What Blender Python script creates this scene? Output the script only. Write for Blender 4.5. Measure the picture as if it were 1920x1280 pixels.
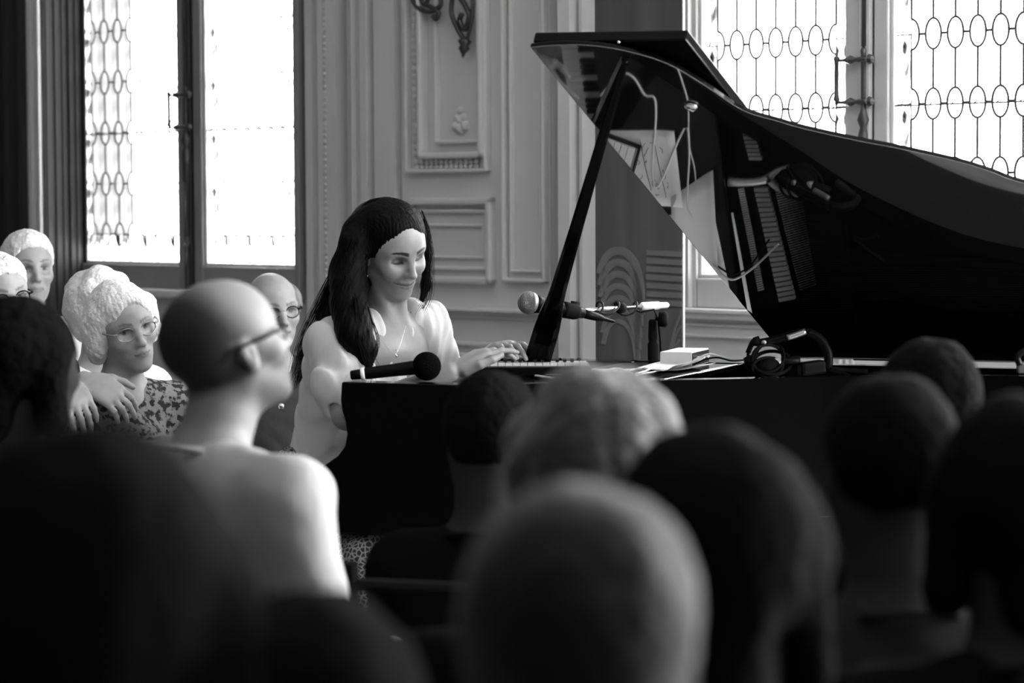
import bpy, math, random
import numpy as np
random.seed(7); np.random.seed(7)
for o in list(bpy.data.objects): bpy.data.objects.remove(o)
SC = bpy.context.scene
COL = SC.collection

# ------------------------------------------------------------------ camera
FPX = 4800.0                       # focal length in pixels of the 1920 wide frame (90 mm lens)
PITCH = math.atan(265/FPX); ROLL = math.radians(.25)
CAM = np.array([0, 0, 1.45])
F_ = np.array([0, math.cos(PITCH), -math.sin(PITCH)])
R0 = np.array([1., 0, 0]); U0 = np.array([0, math.sin(PITCH), math.cos(PITCH)])
R_ = R0*math.cos(ROLL)-U0*math.sin(ROLL); U_ = U0*math.cos(ROLL)+R0*math.sin(ROLL)
cd = bpy.data.cameras.new('camera'); cam = bpy.data.objects.new('camera', cd); COL.objects.link(cam)
from mathutils import Matrix, Vector
M = Matrix(((R_[0], U_[0], -F_[0], CAM[0]), (R_[1], U_[1], -F_[1], CAM[1]), (R_[2], U_[2], -F_[2], CAM[2]), (0, 0, 0, 1)))
cam.matrix_world = M
cd.sensor_width = 36; cd.lens = FPX/1920*36
cd.clip_start = .05; cd.clip_end = 100
cd.dof.use_dof = True; cd.dof.focus_distance = 7.05; cd.dof.aperture_fstop = 3.6
SC.camera = cam

# ------------------------------------------------------------------ light: sky through the windows, plus added fill lamps
SKY = 10.5
w = bpy.data.worlds.new('sky'); SC.world = w; w.use_nodes = True
bg = w.node_tree.nodes['Background']; bg.inputs[0].default_value = (1, 1, 1, 1); bg.inputs[1].default_value = SKY
SC.view_settings.view_transform = 'Standard'; SC.view_settings.look = 'None'
SC.view_settings.exposure = 0.68; SC.view_settings.gamma = 1; SC.view_settings.use_curve_mapping = False
SC.cycles.max_bounces = 8; SC.cycles.diffuse_bounces = 4; SC.cycles.glossy_bounces = 4
SC.cycles.transmission_bounces = 4; SC.cycles.transparent_max_bounces = 12
SC.cycles.sample_clamp_indirect = 6; SC.cycles.caustics_reflective = False; SC.cycles.caustics_refractive = False
try:
    SC.cycles.use_denoising = True
except Exception:
    pass

KW = 9.3                            # the window wall is the vertical plane X + Y = KW
WD = np.array([1, -1, 0])/math.sqrt(2); WN = np.array([-1, -1, 0])/math.sqrt(2)
def W(s, o, z):
    return np.array([KW/2, KW/2, 0])+s*WD+o*WN+np.array([0, 0, z])

# ------------------------------------------------------------------ photograph pixel -> place in the room
def ray(x, y): return F_+R_*(x-960)/FPX-U_*(y-640)/FPX
def pt(x, y, D): return CAM+D*ray(x, y)
def atz(x, y, z):
    r = ray(x, y); return CAM+r*(z-CAM[2])/r[2]
def atp(x, y, p0, n):
    r = ray(x, y); return CAM+r*np.dot(p0-CAM, n)/np.dot(r, n)
def pj(q):
    q = np.asarray(q)-CAM; d = q@F_; return (960+FPX*(q@R_)/d, 640-FPX*(q@U_)/d)
def wsz(x, y, o=0.):
    q = atp(x, y, W(0, o, 0), WN); d = q-W(0, 0, 0); return d@WD, q[2]
def ws(x, o=0., y=350): return wsz(x, y, o)[0]
def nrm(v): v = np.asarray(v, float); return v/np.linalg.norm(v)

def area(name, s0, s1, z0, z1, o, power):      # rectangular lamp in a window opening, facing the room
    L = bpy.data.lights.new(name, 'AREA'); L.shape = 'RECTANGLE'
    L.size = abs(s1-s0); L.size_y = abs(z1-z0); L.energy = power
    ob = bpy.data.objects.new(name, L); COL.objects.link(ob)
    ob.location = Vector(W((s0+s1)/2, o, (z0+z1)/2))
    ob.rotation_euler = Vector(WN).to_track_quat('-Z', 'Y').to_euler()
    return ob

area('fill_lamp', -2.5, -1.05, 1.2, 2.85, -.02, 620)          # fill lamps added in unseen windows further along, to brighten the room
area('fill_lamp', -.2, 1.25, 1.2, 2.85, -.02, 900)

# ------------------------------------------------------------------ materials
MATS = {}
def mat(name, v, rough=.6, metal=0, spec=.5, coat=0, ior=1.5, noise=None, bump=None, sheen=0, attr=None, stretch=(1, 1, 1), sss=0):
    if name in MATS: return MATS[name]
    m = bpy.data.materials.new(name); m.use_nodes = True; nt = m.node_tree
    b = nt.nodes['Principled BSDF']
    b.inputs['Base Color'].default_value = (v, v, v, 1)
    b.inputs['Roughness'].default_value = rough; b.inputs['Metallic'].default_value = metal
    b.inputs['Specular IOR Level'].default_value = spec; b.inputs['Coat Weight'].default_value = coat
    b.inputs['IOR'].default_value = ior
    if sheen: b.inputs['Sheen Weight'].default_value = sheen
    if sss:
        b.inputs['Subsurface Weight'].default_value = sss; b.inputs['Subsurface Radius'].default_value = (.01, .01, .01)
    tc = nt.nodes.new('ShaderNodeTexCoord'); mp = nt.nodes.new('ShaderNodeMapping')
    mp.inputs['Scale'].default_value = stretch
    nt.links.new(tc.outputs['Object'], mp.inputs['Vector'])
    col = None
    if noise:
        sc, amt = noise
        n = nt.nodes.new('ShaderNodeTexNoise'); n.inputs['Scale'].default_value = sc; n.inputs['Detail'].default_value = 5
        nt.links.new(mp.outputs[0], n.inputs['Vector'])
        mr = nt.nodes.new('ShaderNodeMapRange')
        mr.inputs['From Min'].default_value = .3; mr.inputs['From Max'].default_value = .7
        mr.inputs['To Min'].default_value = v*(1-amt); mr.inputs['To Max'].default_value = v*(1+amt)
        nt.links.new(n.outputs['Fac'], mr.inputs['Value']); col = mr.outputs[0]
    if attr:
        a = nt.nodes.new('ShaderNodeAttribute'); a.attribute_name = attr
        mu = nt.nodes.new('ShaderNodeMath'); mu.operation = 'MULTIPLY'
        nt.links.new(a.outputs['Fac'], mu.inputs[0])
        if col is None: mu.inputs[1].default_value = v
        else: nt.links.new(col, mu.inputs[1])
        col = mu.outputs[0]
    if col is not None: nt.links.new(col, b.inputs['Base Color'])
    if bump:
        sc, st = bump
        n = nt.nodes.new('ShaderNodeTexNoise'); n.inputs['Scale'].default_value = sc; n.inputs['Detail'].default_value = 4
        nt.links.new(mp.outputs[0], n.inputs['Vector'])
        bp = nt.nodes.new('ShaderNodeBump'); bp.inputs['Strength'].default_value = st; bp.inputs['Distance'].default_value = .01
        nt.links.new(n.outputs['Fac'], bp.inputs['Height']); nt.links.new(bp.outputs[0], b.inputs['Normal'])
    MATS[name] = m; return m

def glass_mat(name, lo, hi, scale, stretch, gloss=.06):
    m = bpy.data.materials.new(name); m.use_nodes = True; nt = m.node_tree; nt.nodes.clear()
    out = nt.nodes.new('ShaderNodeOutputMaterial'); mix = nt.nodes.new('ShaderNodeMixShader')
    tr = nt.nodes.new('ShaderNodeBsdfTransparent'); gl = nt.nodes.new('ShaderNodeBsdfGlossy')
    gl.inputs['Roughness'].default_value = .08
    mix.inputs[0].default_value = gloss
    nt.links.new(tr.outputs[0], mix.inputs[1]); nt.links.new(gl.outputs[0], mix.inputs[2]); nt.links.new(mix.outputs[0], out.inputs[0])
    tc = nt.nodes.new('ShaderNodeTexCoord'); mp = nt.nodes.new('ShaderNodeMapping'); mp.inputs['Scale'].default_value = stretch
    n = nt.nodes.new('ShaderNodeTexNoise'); n.inputs['Scale'].default_value = scale; n.inputs['Detail'].default_value = 3; n.inputs['Distortion'].default_value = 1.5
    cr = nt.nodes.new('ShaderNodeValToRGB')
    cr.color_ramp.elements[0].position = .34; cr.color_ramp.elements[0].color = (lo, lo, lo, 1)
    cr.color_ramp.elements[1].position = .52; cr.color_ramp.elements[1].color = (hi, hi, hi, 1)
    nt.links.new(tc.outputs['Object'], mp.inputs[0]); nt.links.new(mp.outputs[0], n.inputs['Vector'])
    nt.links.new(n.outputs['Fac'], cr.inputs[0]); nt.links.new(cr.outputs[0], tr.inputs[0])
    MATS[name] = m; return m

mat('wall_paint', .74, .55, noise=(2, .06)); mat('wall_light', .8, .5, noise=(3, .05))
mat('frame_paint_shaded', .30, .45, noise=(4, .05)); mat('frame_paint', .62, .45, noise=(4, .05)); mat('dark_curtain', .030, .9, noise=(6, .3), stretch=(8, 8, 1))
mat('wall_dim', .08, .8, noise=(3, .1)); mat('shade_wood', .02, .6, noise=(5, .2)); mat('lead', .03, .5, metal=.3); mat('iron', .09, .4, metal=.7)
mat('ceiling_paint', .66, .9); mat('floor_wood', .22, .35, noise=(3, .4), stretch=(1, 12, 1))
mat('lacquer', .004, .035, spec=1.0, ior=2.1); mat('lacquer_case', .002, .12, spec=.06); mat('desk_black', .003, .10, spec=.3)
mat('lacquer_soft', .002, .3, spec=.04)
mat('ivory', .75, .25); mat('ebony', .01, .25); mat('felt', .03, .95); mat('plate', .20, .3, metal=.7, noise=(10, .2)); mat('plate_light', .65, .3, metal=.3)
mat('steel', .55, .25, metal=1); mat('chrome', .7, .12, metal=1); mat('maple', .85, .35, noise=(4, .12), stretch=(1, 1, 12))
mat('damper', .30, .5); mat('paper', .80, .7, noise=(6, .06), bump=(5, .2)); mat('ink', .02, .7)
mat('black_plastic', .003, .4, spec=.06); mat('black_rubber', .004, .8, spec=.06); mat('foam', .003, 1.0, spec=.03, bump=(300, .8)); mat('grille', .15, .35, metal=.9, bump=(500, 1.))
mat('white_plastic', .78, .35); mat('grey_metal', .35, .3, metal=.8); mat('box_pale', .72, .5); mat('white_cable', .7, .4)
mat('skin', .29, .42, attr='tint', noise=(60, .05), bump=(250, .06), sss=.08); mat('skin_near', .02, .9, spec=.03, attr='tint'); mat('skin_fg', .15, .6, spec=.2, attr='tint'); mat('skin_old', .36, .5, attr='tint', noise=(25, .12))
mat('hair_silver', .22, .7, spec=.2, noise=(40, .3), bump=(60, .5)); mat('hair_black', .002, .5, spec=.06, bump=(90, .5), stretch=(1, 1, .12)); mat('hair_rim', .005, .8, spec=.06, sheen=.10, bump=(60, .5)); mat('hair_dark', .003, 1.0, spec=.02, bump=(60, .8)); mat('hair_grey', .024, .7, spec=.15, sheen=.15, noise=(30, .35), bump=(60, .9))
mat('hair_white', .88, .7, noise=(40, .08), bump=(70, .8)); mat('hair_stubble', .05, .55)
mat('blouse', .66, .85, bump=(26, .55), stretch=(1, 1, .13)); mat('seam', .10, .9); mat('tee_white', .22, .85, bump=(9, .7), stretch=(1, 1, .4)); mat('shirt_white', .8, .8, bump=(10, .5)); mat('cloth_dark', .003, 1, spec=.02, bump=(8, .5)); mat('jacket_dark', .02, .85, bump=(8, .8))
mat('cloth_grey', .012, 1, spec=.03, bump=(8, .5)); mat('chair_wood', .004, .8, spec=.02); mat('cushion', .01, .9, spec=.1); mat('eye_white', .35, .3); mat('iris', .01, .15); mat('gold', .6, .2, metal=1)
mat('screen_wood', .07, .3, noise=(2.2, .35), stretch=(5, 5, .3)); mat('screen_stripe', .13, .4, noise=(3, .2)); mat('edge_glass', .85, .2)

def pattern_mat(name, lo, hi, scale, kind='VORONOI'):
    m = bpy.data.materials.new(name); m.use_nodes = True; nt = m.node_tree; b = nt.nodes['Principled BSDF']; b.inputs['Roughness'].default_value = .85
    tc = nt.nodes.new('ShaderNodeTexCoord')
    if kind == 'VORONOI':
        n = nt.nodes.new('ShaderNodeTexVoronoi'); n.feature = 'DISTANCE_TO_EDGE'; n.inputs['Scale'].default_value = scale; o = n.outputs['Distance']; a, c = .06, .16
    else:
        n = nt.nodes.new('ShaderNodeTexNoise'); n.inputs['Scale'].default_value = scale; n.inputs['Detail'].default_value = 3; o = n.outputs['Fac']; a, c = .47, .56
    nt.links.new(tc.outputs['Object'], n.inputs['Vector'])
    cr = nt.nodes.new('ShaderNodeValToRGB'); cr.color_ramp.elements[0].position = a; cr.color_ramp.elements[1].position = c
    cr.color_ramp.elements[0].color = (hi, hi, hi, 1); cr.color_ramp.elements[1].color = (lo, lo, lo, 1)
    nt.links.new(o, cr.inputs[0]); nt.links.new(cr.outputs[0], b.inputs['Base Color']); MATS[name] = m
pattern_mat('print_trousers', .008, .20, 85); pattern_mat('print_blouse', .008, .22, 60, 'NOISE')
glass_mat('clear_pane', .92, 1.0, 3, (1, 1, 1), .05); glass_mat('strip_pane', .045, 1.0, 22, (1, 1, .35), .05)
glass_mat('dim_view_pane', .34, .44, 14, (1, 1, .5), .05)  # pane tint stands in for a dimmer view outdoors

# ------------------------------------------------------------------ mesh helpers
class MB:
    def __init__(s): s.v = []; s.f = []; s.n = 0
    def add(s, v, f):
        v = np.asarray(v, float); s.v.append(v); s.f += [tuple(int(i)+s.n for i in q) for q in f]; s.n += len(v)
    def box(s, c, ax, h):
        c = np.asarray(c, float); ax = [np.asarray(a, float)*k for a, k in zip(ax, h)]
        v = [c+i*ax[0]+j*ax[1]+k*ax[2] for i in (-1, 1) for j in (-1, 1) for k in (-1, 1)]
        s.add(v, [(0, 1, 3, 2), (4, 6, 7, 5), (0, 4, 5, 1), (2, 3, 7, 6), (0, 2, 6, 4), (1, 5, 7, 3)]); return s
    def hexa(s, a, b):              # two quads a (4 points) and b (4 points)
        s.add(list(a)+list(b), [(0, 3, 2, 1), (4, 5, 6, 7), (0, 1, 5, 4), (1, 2, 6, 5), (2, 3, 7, 6), (3, 0, 4, 7)]); return s
    def prism(s, poly, off):
        n = len(poly); off = np.asarray(off, float); p = [np.asarray(q, float) for q in poly]
        s.add(p+[q+off for q in p], [tuple(range(n))[::-1], tuple(range(n, 2*n))]+[(i, (i+1) % n, n+(i+1) % n, n+i) for i in range(n)]); return s
    def tube(s, P, r, k=8, closed=False, flat=1.):
        P = np.asarray(P, float); n = len(P); r = np.ones(n)*r
        T = np.gradient(P, axis=0) if not closed else np.roll(P, -1, 0)-np.roll(P, 1, 0)
        T /= np.linalg.norm(T, axis=1)[:, None]+1e-12
        u = np.cross(T[0], [0, 0, 1.]);
        if np.linalg.norm(u) < .1: u = np.cross(T[0], [1., 0, 0])
        V = []
        for i in range(n):
            u = u-T[i]*(u@T[i]); u /= np.linalg.norm(u)+1e-12; q = np.cross(T[i], u)
            for j in range(k):
                a = 2*math.pi*j/k; V.append(P[i]+r[i]*(math.cos(a)*u+flat*math.sin(a)*q))
        m = n if closed else n-1
        f = [(i*k+j, i*k+(j+1) % k, ((i+1) % n)*k+(j+1) % k, ((i+1) % n)*k+j) for i in range(m) for j in range(k)]
        if not closed: f += [tuple(range(k))[::-1], tuple((n-1)*k+j for j in range(k))]
        s.add(V, f); return s
    def lathe(s, A, B, prof, k=20):
        A = np.asarray(A, float); B = np.asarray(B, float)
        return s.tube([A+(B-A)*t for t, r in prof], [max(r, 1e-5) for t, r in prof], k)
    def ball(s, c, r, k=16, ax=None):
        c = np.asarray(c, float); r = np.ones(3)*r; V = []; F = []
        for i in range(k//2+1):
            for j in range(k):
                a = math.pi*i/(k//2); b = 2*math.pi*j/k
                p = np.array([math.sin(a)*math.cos(b), math.sin(a)*math.sin(b), math.cos(a)])*r
                V.append(c+(p if ax is None else ax@p))
        for i in range(k//2):
            for j in range(k): F.append((i*k+j, (i+1)*k+j, (i+1)*k+(j+1) % k, i*k+(j+1) % k))
        s.add(V, F); return s
    def build(s, name, m, parent=None, smooth=False, bevel=0):
        me = bpy.data.meshes.new(name)
        v = np.concatenate(s.v); org = np.zeros(3)
        if parent is not None: org = np.array(parent['_o'])
        v = v-org
        me.from_pydata(v.tolist(), [], s.f); me.materials.append(MATS[m]); me.validate(); me.update()
        o = bpy.data.objects.new(name, me); COL.objects.link(o)
        if parent is not None: o.parent = parent
        o['_o'] = [float(x) for x in org]
        if smooth:
            me.shade_smooth()
        if bevel:
            b = o.modifiers.new('bevel', 'BEVEL'); b.width = bevel; b.segments = 2; b.limit_method = 'ANGLE'
        return o

def tag(o, label=None, cat=None, group=None, kind=None):
    if label: o['label'] = label
    if cat: o['category'] = cat
    if group: o['group'] = group
    if kind: o['kind'] = kind
    return o
def empty(name, loc, label=None, cat=None, group=None, kind=None):
    o = bpy.data.objects.new(name, None); COL.objects.link(o); o.location = Vector([float(x) for x in loc])
    o['_o'] = [float(x) for x in loc]; o.empty_display_size = .1
    return tag(o, label, cat, group, kind)
def copy_tree(o, parent=None):
    c = o.copy(); COL.objects.link(c)
    if parent is not None: c.parent = parent
    for ch in list(o.children): copy_tree(ch, c)
    return c
def link_mesh(name, me, parent, loc):
    o = bpy.data.objects.new(name, me); COL.objects.link(o); o.parent = parent
    o.location = Vector([float(a-b) for a, b in zip(loc, parent['_o'])]); return o
X, Y, Z = np.eye(3)
def wbox(mb, s0, s1, o0, o1, z0, z1):
    return mb.box(W((s0+s1)/2, (o0+o1)/2, (z0+z1)/2), [WD, WN, Z], [abs(s1-s0)/2, abs(o1-o0)/2, abs(z1-z0)/2])

def smooth_path(P, n=24):
    P = np.asarray(P, float); m = len(P); out = []
    Q = np.vstack([2*P[0]-P[1], P, 2*P[-1]-P[-2]])
    for i in range(1, m):
        a, b, c, d = Q[i-1], Q[i], Q[i+1], Q[i+2]
        for t in np.linspace(0, 1, max(2, n//(m-1)), endpoint=False):
            out.append(.5*((2*b)+(c-a)*t+(2*a-5*b+4*c-d)*t*t+(-a+3*b-3*c+d)*t**3))
    out.append(P[-1]); return np.array(out)

# ================================================================== THE ROOM
SL, SR, OR, HC = ws(-70), 3.2, 9.2, 3.7
win = {1: (ws(150), ws(568)), 2: (ws(1300), ws(1300)+1.66), 3: (-2.6, -.95), 4: (-.3, 1.35)}
ZB, ZT = 1.06, 2.95
mb = MB(); edges = [SL-.3]
order = sorted(win.values())
cur = SL-.3
for a, b in order:
    wbox(mb, cur, a, -.35, 0, 0, HC); wbox(mb, a, b, -.35, 0, 0, ZB); wbox(mb, a, b, -.35, 0, ZT, HC); cur = b
wbox(mb, cur, SR+.3, -.35, 0, 0, HC)
tag(mb.build('wall_back', 'wall_paint'), kind='structure')
for nm, a in (('wall_left', (SL-.3, SL, -.35, OR)), ('wall_right', (SR, SR+.3, -.35, OR)), ('wall_front', (SL-.3, SR+.3, OR, OR+.3))):
    mb = MB(); wbox(mb, *a, 0, HC); tag(mb.build(nm, 'wall_dim'), kind='structure')
mb = MB(); wbox(mb, SL-.3, SR+.3, -.35, OR+.3, -.1, 0); tag(mb.build('floor', 'floor_wood'), kind='structure')
mb = MB(); wbox(mb, SL-.3, SR+.3, -.35, OR+.3, HC, HC+.1); tag(mb.build('ceiling', 'ceiling_paint'), kind='structure')
mb = MB(); wbox(mb, SL, SR, 0, .03, 0, .16); wbox(mb, SL, SR, 0, .02, .16, .19); tag(mb.build('baseboard_back', 'frame_paint'), kind='structure')

# --- window joinery: two leaded casements to each window
ROWS = [1.31+.217*i for i in range(8)]
LR = .0042
OV = (.0295, .048); NC = 6
tmpl = {}
def poly_mesh(name, pts, t, m):
    mb = MB(); mb.prism([p[0]*WD+p[1]*Z for p in pts], WN*t)
    me_o = mb.build(name, m); me = me_o.data; bpy.data.objects.remove(me_o); return me
def casement(par, s0, s1, z0, z1, dimmed=False, strip=.066):
    st = strip; c0, c1 = s0+st, s1-st; pitch = (c1-c0)/NC
    key = round(pitch, 4)
    oval = [(OV[0]*math.cos(a), OV[1]*math.sin(a)) for a in np.linspace(0, 2*math.pi, 16, endpoint=False)]
    if key not in tmpl:
        t = {}
        t['oval'] = poly_mesh('oval_pane', oval, .003, 'clear_pane')
        h = .217; q = [(0, OV[1])] + [(OV[0]*math.sin(a), OV[1]*math.cos(a)) for a in np.linspace(0, math.pi/2, 5)][1:]
        c = []
        c += [(x, y) for x, y in q]
        c += [(pitch-x, y) for x, y in q[::-1]]
        c += [(pitch-x, h-y) for x, y in q]
        c += [(x, h-y) for x, y in q[::-1]]
        t['cell'] = poly_mesh('clear_pane', c, .003, 'clear_pane')
        t['half'] = poly_mesh('half_oval_pane', [(OV[0]*math.cos(a), OV[1]*math.sin(a)) for a in np.linspace(-math.pi/2, math.pi/2, 9)], .003, 'clear_pane')
        t['half2'] = poly_mesh('half_oval_pane', [(-OV[0]*math.cos(a), -OV[1]*math.sin(a)) for a in np.linspace(-math.pi/2, math.pi/2, 9)], .003, 'clear_pane')
        t['strip'] = poly_mesh('textured_pane', [(0, 0), (st, 0), (st, h), (0, h)], .003, 'strip_pane')
        t['low'] = poly_mesh('border_pane', [(0, 0), (pitch*2, 0), (pitch*2, ROWS[0]-z0), (0, ROWS[0]-z0)], .003, 'strip_pane')
        t['corner'] = poly_mesh('border_pane', [(0, 0), (st, 0), (st, ROWS[0]-z0), (0, ROWS[0]-z0)], .003, 'strip_pane')
        tmpl[key] = t
    t = tmpl[key]
    def dim_outside(o, c):  # tints the first columns as if less bright outside
        if dimmed and c < 3: o.material_slots[0].link = 'OBJECT'; o.material_slots[0].material = MATS['dim_view_pane']
    L = MB()
    def lead(a, b, r=LR): L.tube([a, b], r, 5)
    rows = [r for r in ROWS if r < z1]
    for r in rows:
        for c in range(NC+1):
            s = c0+c*pitch
            if c in (0, NC):
                dim_outside(link_mesh('half_oval_pane', t['half'] if c == 0 else t['half2'], par, W(s, -.0015, r)), c)
                sg = 1 if c == 0 else -1
                L.tube([W(s+sg*OV[0]*math.cos(a), 0, r+OV[1]*math.sin(a)) for a in np.linspace(-math.pi/2, math.pi/2, 12)], LR, 5)
            else:
                dim_outside(link_mesh('oval_pane', t['oval'], par, W(s, -.0015, r)), c)
                L.tube([W(s+OV[0]*math.cos(a), 0, r+OV[1]*math.sin(a)) for a in np.linspace(0, 2*math.pi, 20, endpoint=False)], LR, 5, closed=True)
            if c < NC: lead(W(s+OV[0], 0, r), W(s+pitch-OV[0], 0, r))
            if r+.217 < z1+.01:
                if c < NC: dim_outside(link_mesh('clear_pane', t['cell'], par, W(s, -.0015, r)), c)
                lead(W(s, 0, r+OV[1]), W(s, 0, min(r+.217-OV[1], z1)))
        for s in (s0, c1):
            if r+.217 < z1+.01: link_mesh('textured_pane', t['strip'], par, W(s, -.0015, r))
            lead(W(s, 0, r), W(s+st, 0, r), .0022)
    for i in range(3): link_mesh('border_pane', t['low'], par, W(c0+2*i*pitch, -.0015, z0))
    for s in (s0, c1): link_mesh('border_pane', t['corner'], par, W(s, -.0015, z0))
    for i in (0, 2, 4, 6): lead(W(c0+i*pitch, 0, z0), W(c0+i*pitch, 0, ROWS[0]), .002)
    for s in (c0, c1): lead(W(s, 0, ROWS[0]), W(s, 0, z1), .002)
    lead(W(s0, 0, ROWS[0]), W(s1, 0, ROWS[0]), .0022)
    L.build('lead_came', 'lead', par)
    # saddle bar with its twisted ties
    B = MB(); zb = ROWS[2]-.004; B.tube([W(s0-.02, .014, zb), W(s1+.02, .014, zb)], .0028, 6)
    for c in range(NC+1):
        B.tube([W(c0+c*pitch-.006, .008, zb-.006), W(c0+c*pitch-.002, .019, zb), W(c0+c*pitch+.004, .01, zb+.007)], .0022, 5)
    B.build('saddle_bar', 'iron', par)

def handle(par, s, z, sr):
    H = MB()    # ornamental espagnolette: grip, two spindles with faceted knobs, rod and urn
    h = z
    H.lathe(W(s, .06, h-.097), W(s, .06, h+.097), [(0, .002), (.03, .004), (.06, .002), (.09, .006), (.13, .005), (.15, .011), (.2, .009), (.24, .0075), (.76, .0075), (.8, .009), (.85, .011), (.87, .005), (.91, .006), (.94, .002), (.97, .004), (1, .001)], 10)
    H.build('grip', 'iron', par, True)
    for k, zz in enumerate((h-.075, h+.058)):
        Q = MB()
        Q.lathe(W(s, .06, zz), W(sr+.05, .06, zz), [(0, .005), (.2, .005), (.36, .015), (.5, .007), (.6, .009), (.78, .007), (.86, .016), (.95, .012), (1, .002)], 8)
        Q.build('spindle', 'iron', par)
    Q = MB(); Q.tube([W(sr, .045, h+.1), W(sr, .045, 2.9)], .011, 8); Q.build('rod', 'lead', par)
    Q = MB(); Q.lathe(W(sr, .05, h-.30), W(sr, .05, h+.1), [(0, .016), (.30, .018), (.36, .012), (.42, .022), (.5, .010), (.56, .009), (.93, .009), (.97, .011), (1, .003)], 10); Q.build('urn', 'iron', par, True)
    Q = MB(); Q.lathe(W(sr, .045, 1.08), W(sr, .045, h-.30), [(0, .012), (.4, .010), (.44, .017), (.5, .010), (1, .012)], 8); Q.build('rod', 'iron', par)

def window(n, sa, sb, ga, gb, detail=True):
    par = empty('window_%d' % n, W((sa+sb)/2, 0, ZB), kind='structure')
    zt = ROWS[-1]+.05; z0 = 1.185
    def frame(s0, s1):
        Fm = MB(); t = .055
        e = .0
        wbox(Fm, s0-t, s0, -.02, .035, z0-.10, zt+.1); wbox(Fm, s1, s1+t, -.02, .035, z0-.10, zt+.1)
        wbox(Fm, s0, s1, -.02, .035, z0-.10, z0); wbox(Fm, s0, s1, -.02, .035, zt, zt+.1)
        Fm.build('casement_frame', 'frame_paint' if n != 1 else 'frame_paint_shaded', par, bevel=.006)  # window one: frame paint darkened to stand for shade
        Bd = MB(); b = .014
        for q in ((s0, s0+b, z0, zt), (s1-b, s1, z0, zt), (s0, s1, z0, z0+b), (s0, s1, zt-b, zt)):
            wbox(Bd, q[0], q[1], .0, .022, q[2], q[3])
        Bd.build('glazing_bead', 'wall_light', par, bevel=.004)
    for g in (ga, gb):
        frame(*g)
        casement(par, g[0], g[1], z0, zt, dimmed=n == 1 and g is ga)
    Q = MB(); wbox(Q, ga[1]+.04, gb[0]-.04, -.06, -.015, z0-.1, zt+.1); Q.build('meeting_rail', 'frame_paint', par)
    Q = MB(); m = (ga[1]+gb[0])/2; hw = (gb[0]-ga[1])/2-.012
    wbox(Q, m-.022, m+.022, .03, .05, z0-.1, zt+.1); Q.build('meeting_stile', 'frame_paint' if n != 1 else 'shade_wood', par, bevel=.005)  # stile of window one has its shade put into the colour
    Q = MB(); wbox(Q, sa, sb, -.30, .09, z0-.135, z0-.10); Q.build('window_sill', 'wall_light', par, bevel=.008)
    Q = MB()
    wbox(Q, sa-.02, ga[0]-.055, -.05, .05, ZB, ZT); wbox(Q, gb[1]+.055, sb+.02, -.05, .05, ZB, ZT); wbox(Q, sa, sb, -.05, .05, zt+.1, ZT)
    Q.build('window_jamb', 'wall_light' if n != 1 else 'frame_paint_shaded', par, bevel=.006)  # jamb of window one likewise painted in a shaded tone
    handle(par, ga[1]-.018, 1.83, m)
    pl = area('window_portal', sa+.05, sb-.05, z0, zt, -.25, 10); pl.data.cycles.is_portal = True
    return par
g1a = (ws(157), ws(345)); g1b = (ws(391), ws(562))
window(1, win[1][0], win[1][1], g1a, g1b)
g2a = (ws(1318), ws(1598)); wdt = g2a[1]-g2a[0]; g2b = (ws(1676), ws(1676)+wdt)
win2b = g2b[1]+.12
window(2, win[2][0], win[2][1], g2a, g2b)
for n in (3, 4):
    a, b = win[n]; m = (a+b)/2
    window(n, a, b, (a+.1, m-.08), (m+.08, b-.1))

# --- relief of the back wall between and beside the windows (pixel column, how far it stands proud)
def relief(name, prof, z0, z1, m):
    mb = MB(); P = [(ws(px, o), o) for px, o in prof]
    poly = [(P[0][0], 0)]+P+[(P[-1][0], 0)]
    # drop non monotone steps so that the outline never doubles back
    out = [poly[0]]
    for q in poly[1:]:
        out.append((max(q[0], out[-1][0]+1e-4), q[1]))
    for i in range(len(out)-1):
        (a, oa), (b, ob) = out[i], out[i+1]
        if b-a < 2e-4 and abs(oa-ob) < 1e-6: continue
        mb.add([W(a, 0, z0), W(a, oa, z0), W(b, ob, z0), W(b, 0, z0), W(a, 0, z1), W(a, oa, z1), W(b, ob, z1), W(b, 0, z1)],
               [(1, 2, 6, 5), (0, 1, 2, 3), (4, 7, 6, 5)])
    return tag(mb.build(name, m), kind='structure')
relief('trim_1', [(572, .0), (574, .07), (586, .07), (588, .05), (594, .05), (597, .09), (607, .085), (612, .10), (630, .10), (634, .04), (648, .03), (652, .10), (660, .125), (670, .10), (676, .13), (688, .13), (692, .085),
                  (698, .085), (702, .13), (740, .13), (744, .08), (750, .08), (754, .12)], 0, HC, 'wall_paint')
relief('trim_2', [(754, .12), (1032, .12)], 0, HC, 'wall_paint')
relief('trim_3', [(1034, .12), (1036, .08), (1042, .08), (1046, .17), (1068, .16), (1076, .11), (1084, .11), (1086, .13), (1092, .13), (1096, .06), (1118, .05), (1122, .04), (1180, .03), (1182, .06), (1194, .06), (1196, .02), (1270, .02), (1290, .05), (1300, .03)], 0, HC, 'wall_paint')
relief('trim_4', [(50, .20), (54, .24), (60, .24), (62, .22), (68, .22), (70, .24), (75, .24), (77, .235)], 0, HC, 'wall_light')
mb = MB(); s0 = ws(77, .235); wbox(mb, s0, s0+.012, 0, .226, 0, HC)
for o_, w_, d_ in ((.205, .02, .018), (.165, .012, .020), (.125, .014, .018), (.095, .008, .022), (.055, .016, .018), (.02, .012, .03)): wbox(mb, s0, s0+d_, o_-w_/2, o_+w_/2, 0, HC)
tag(mb.build('trim_5', 'shade_wood', bevel=.004), kind='structure')

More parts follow.
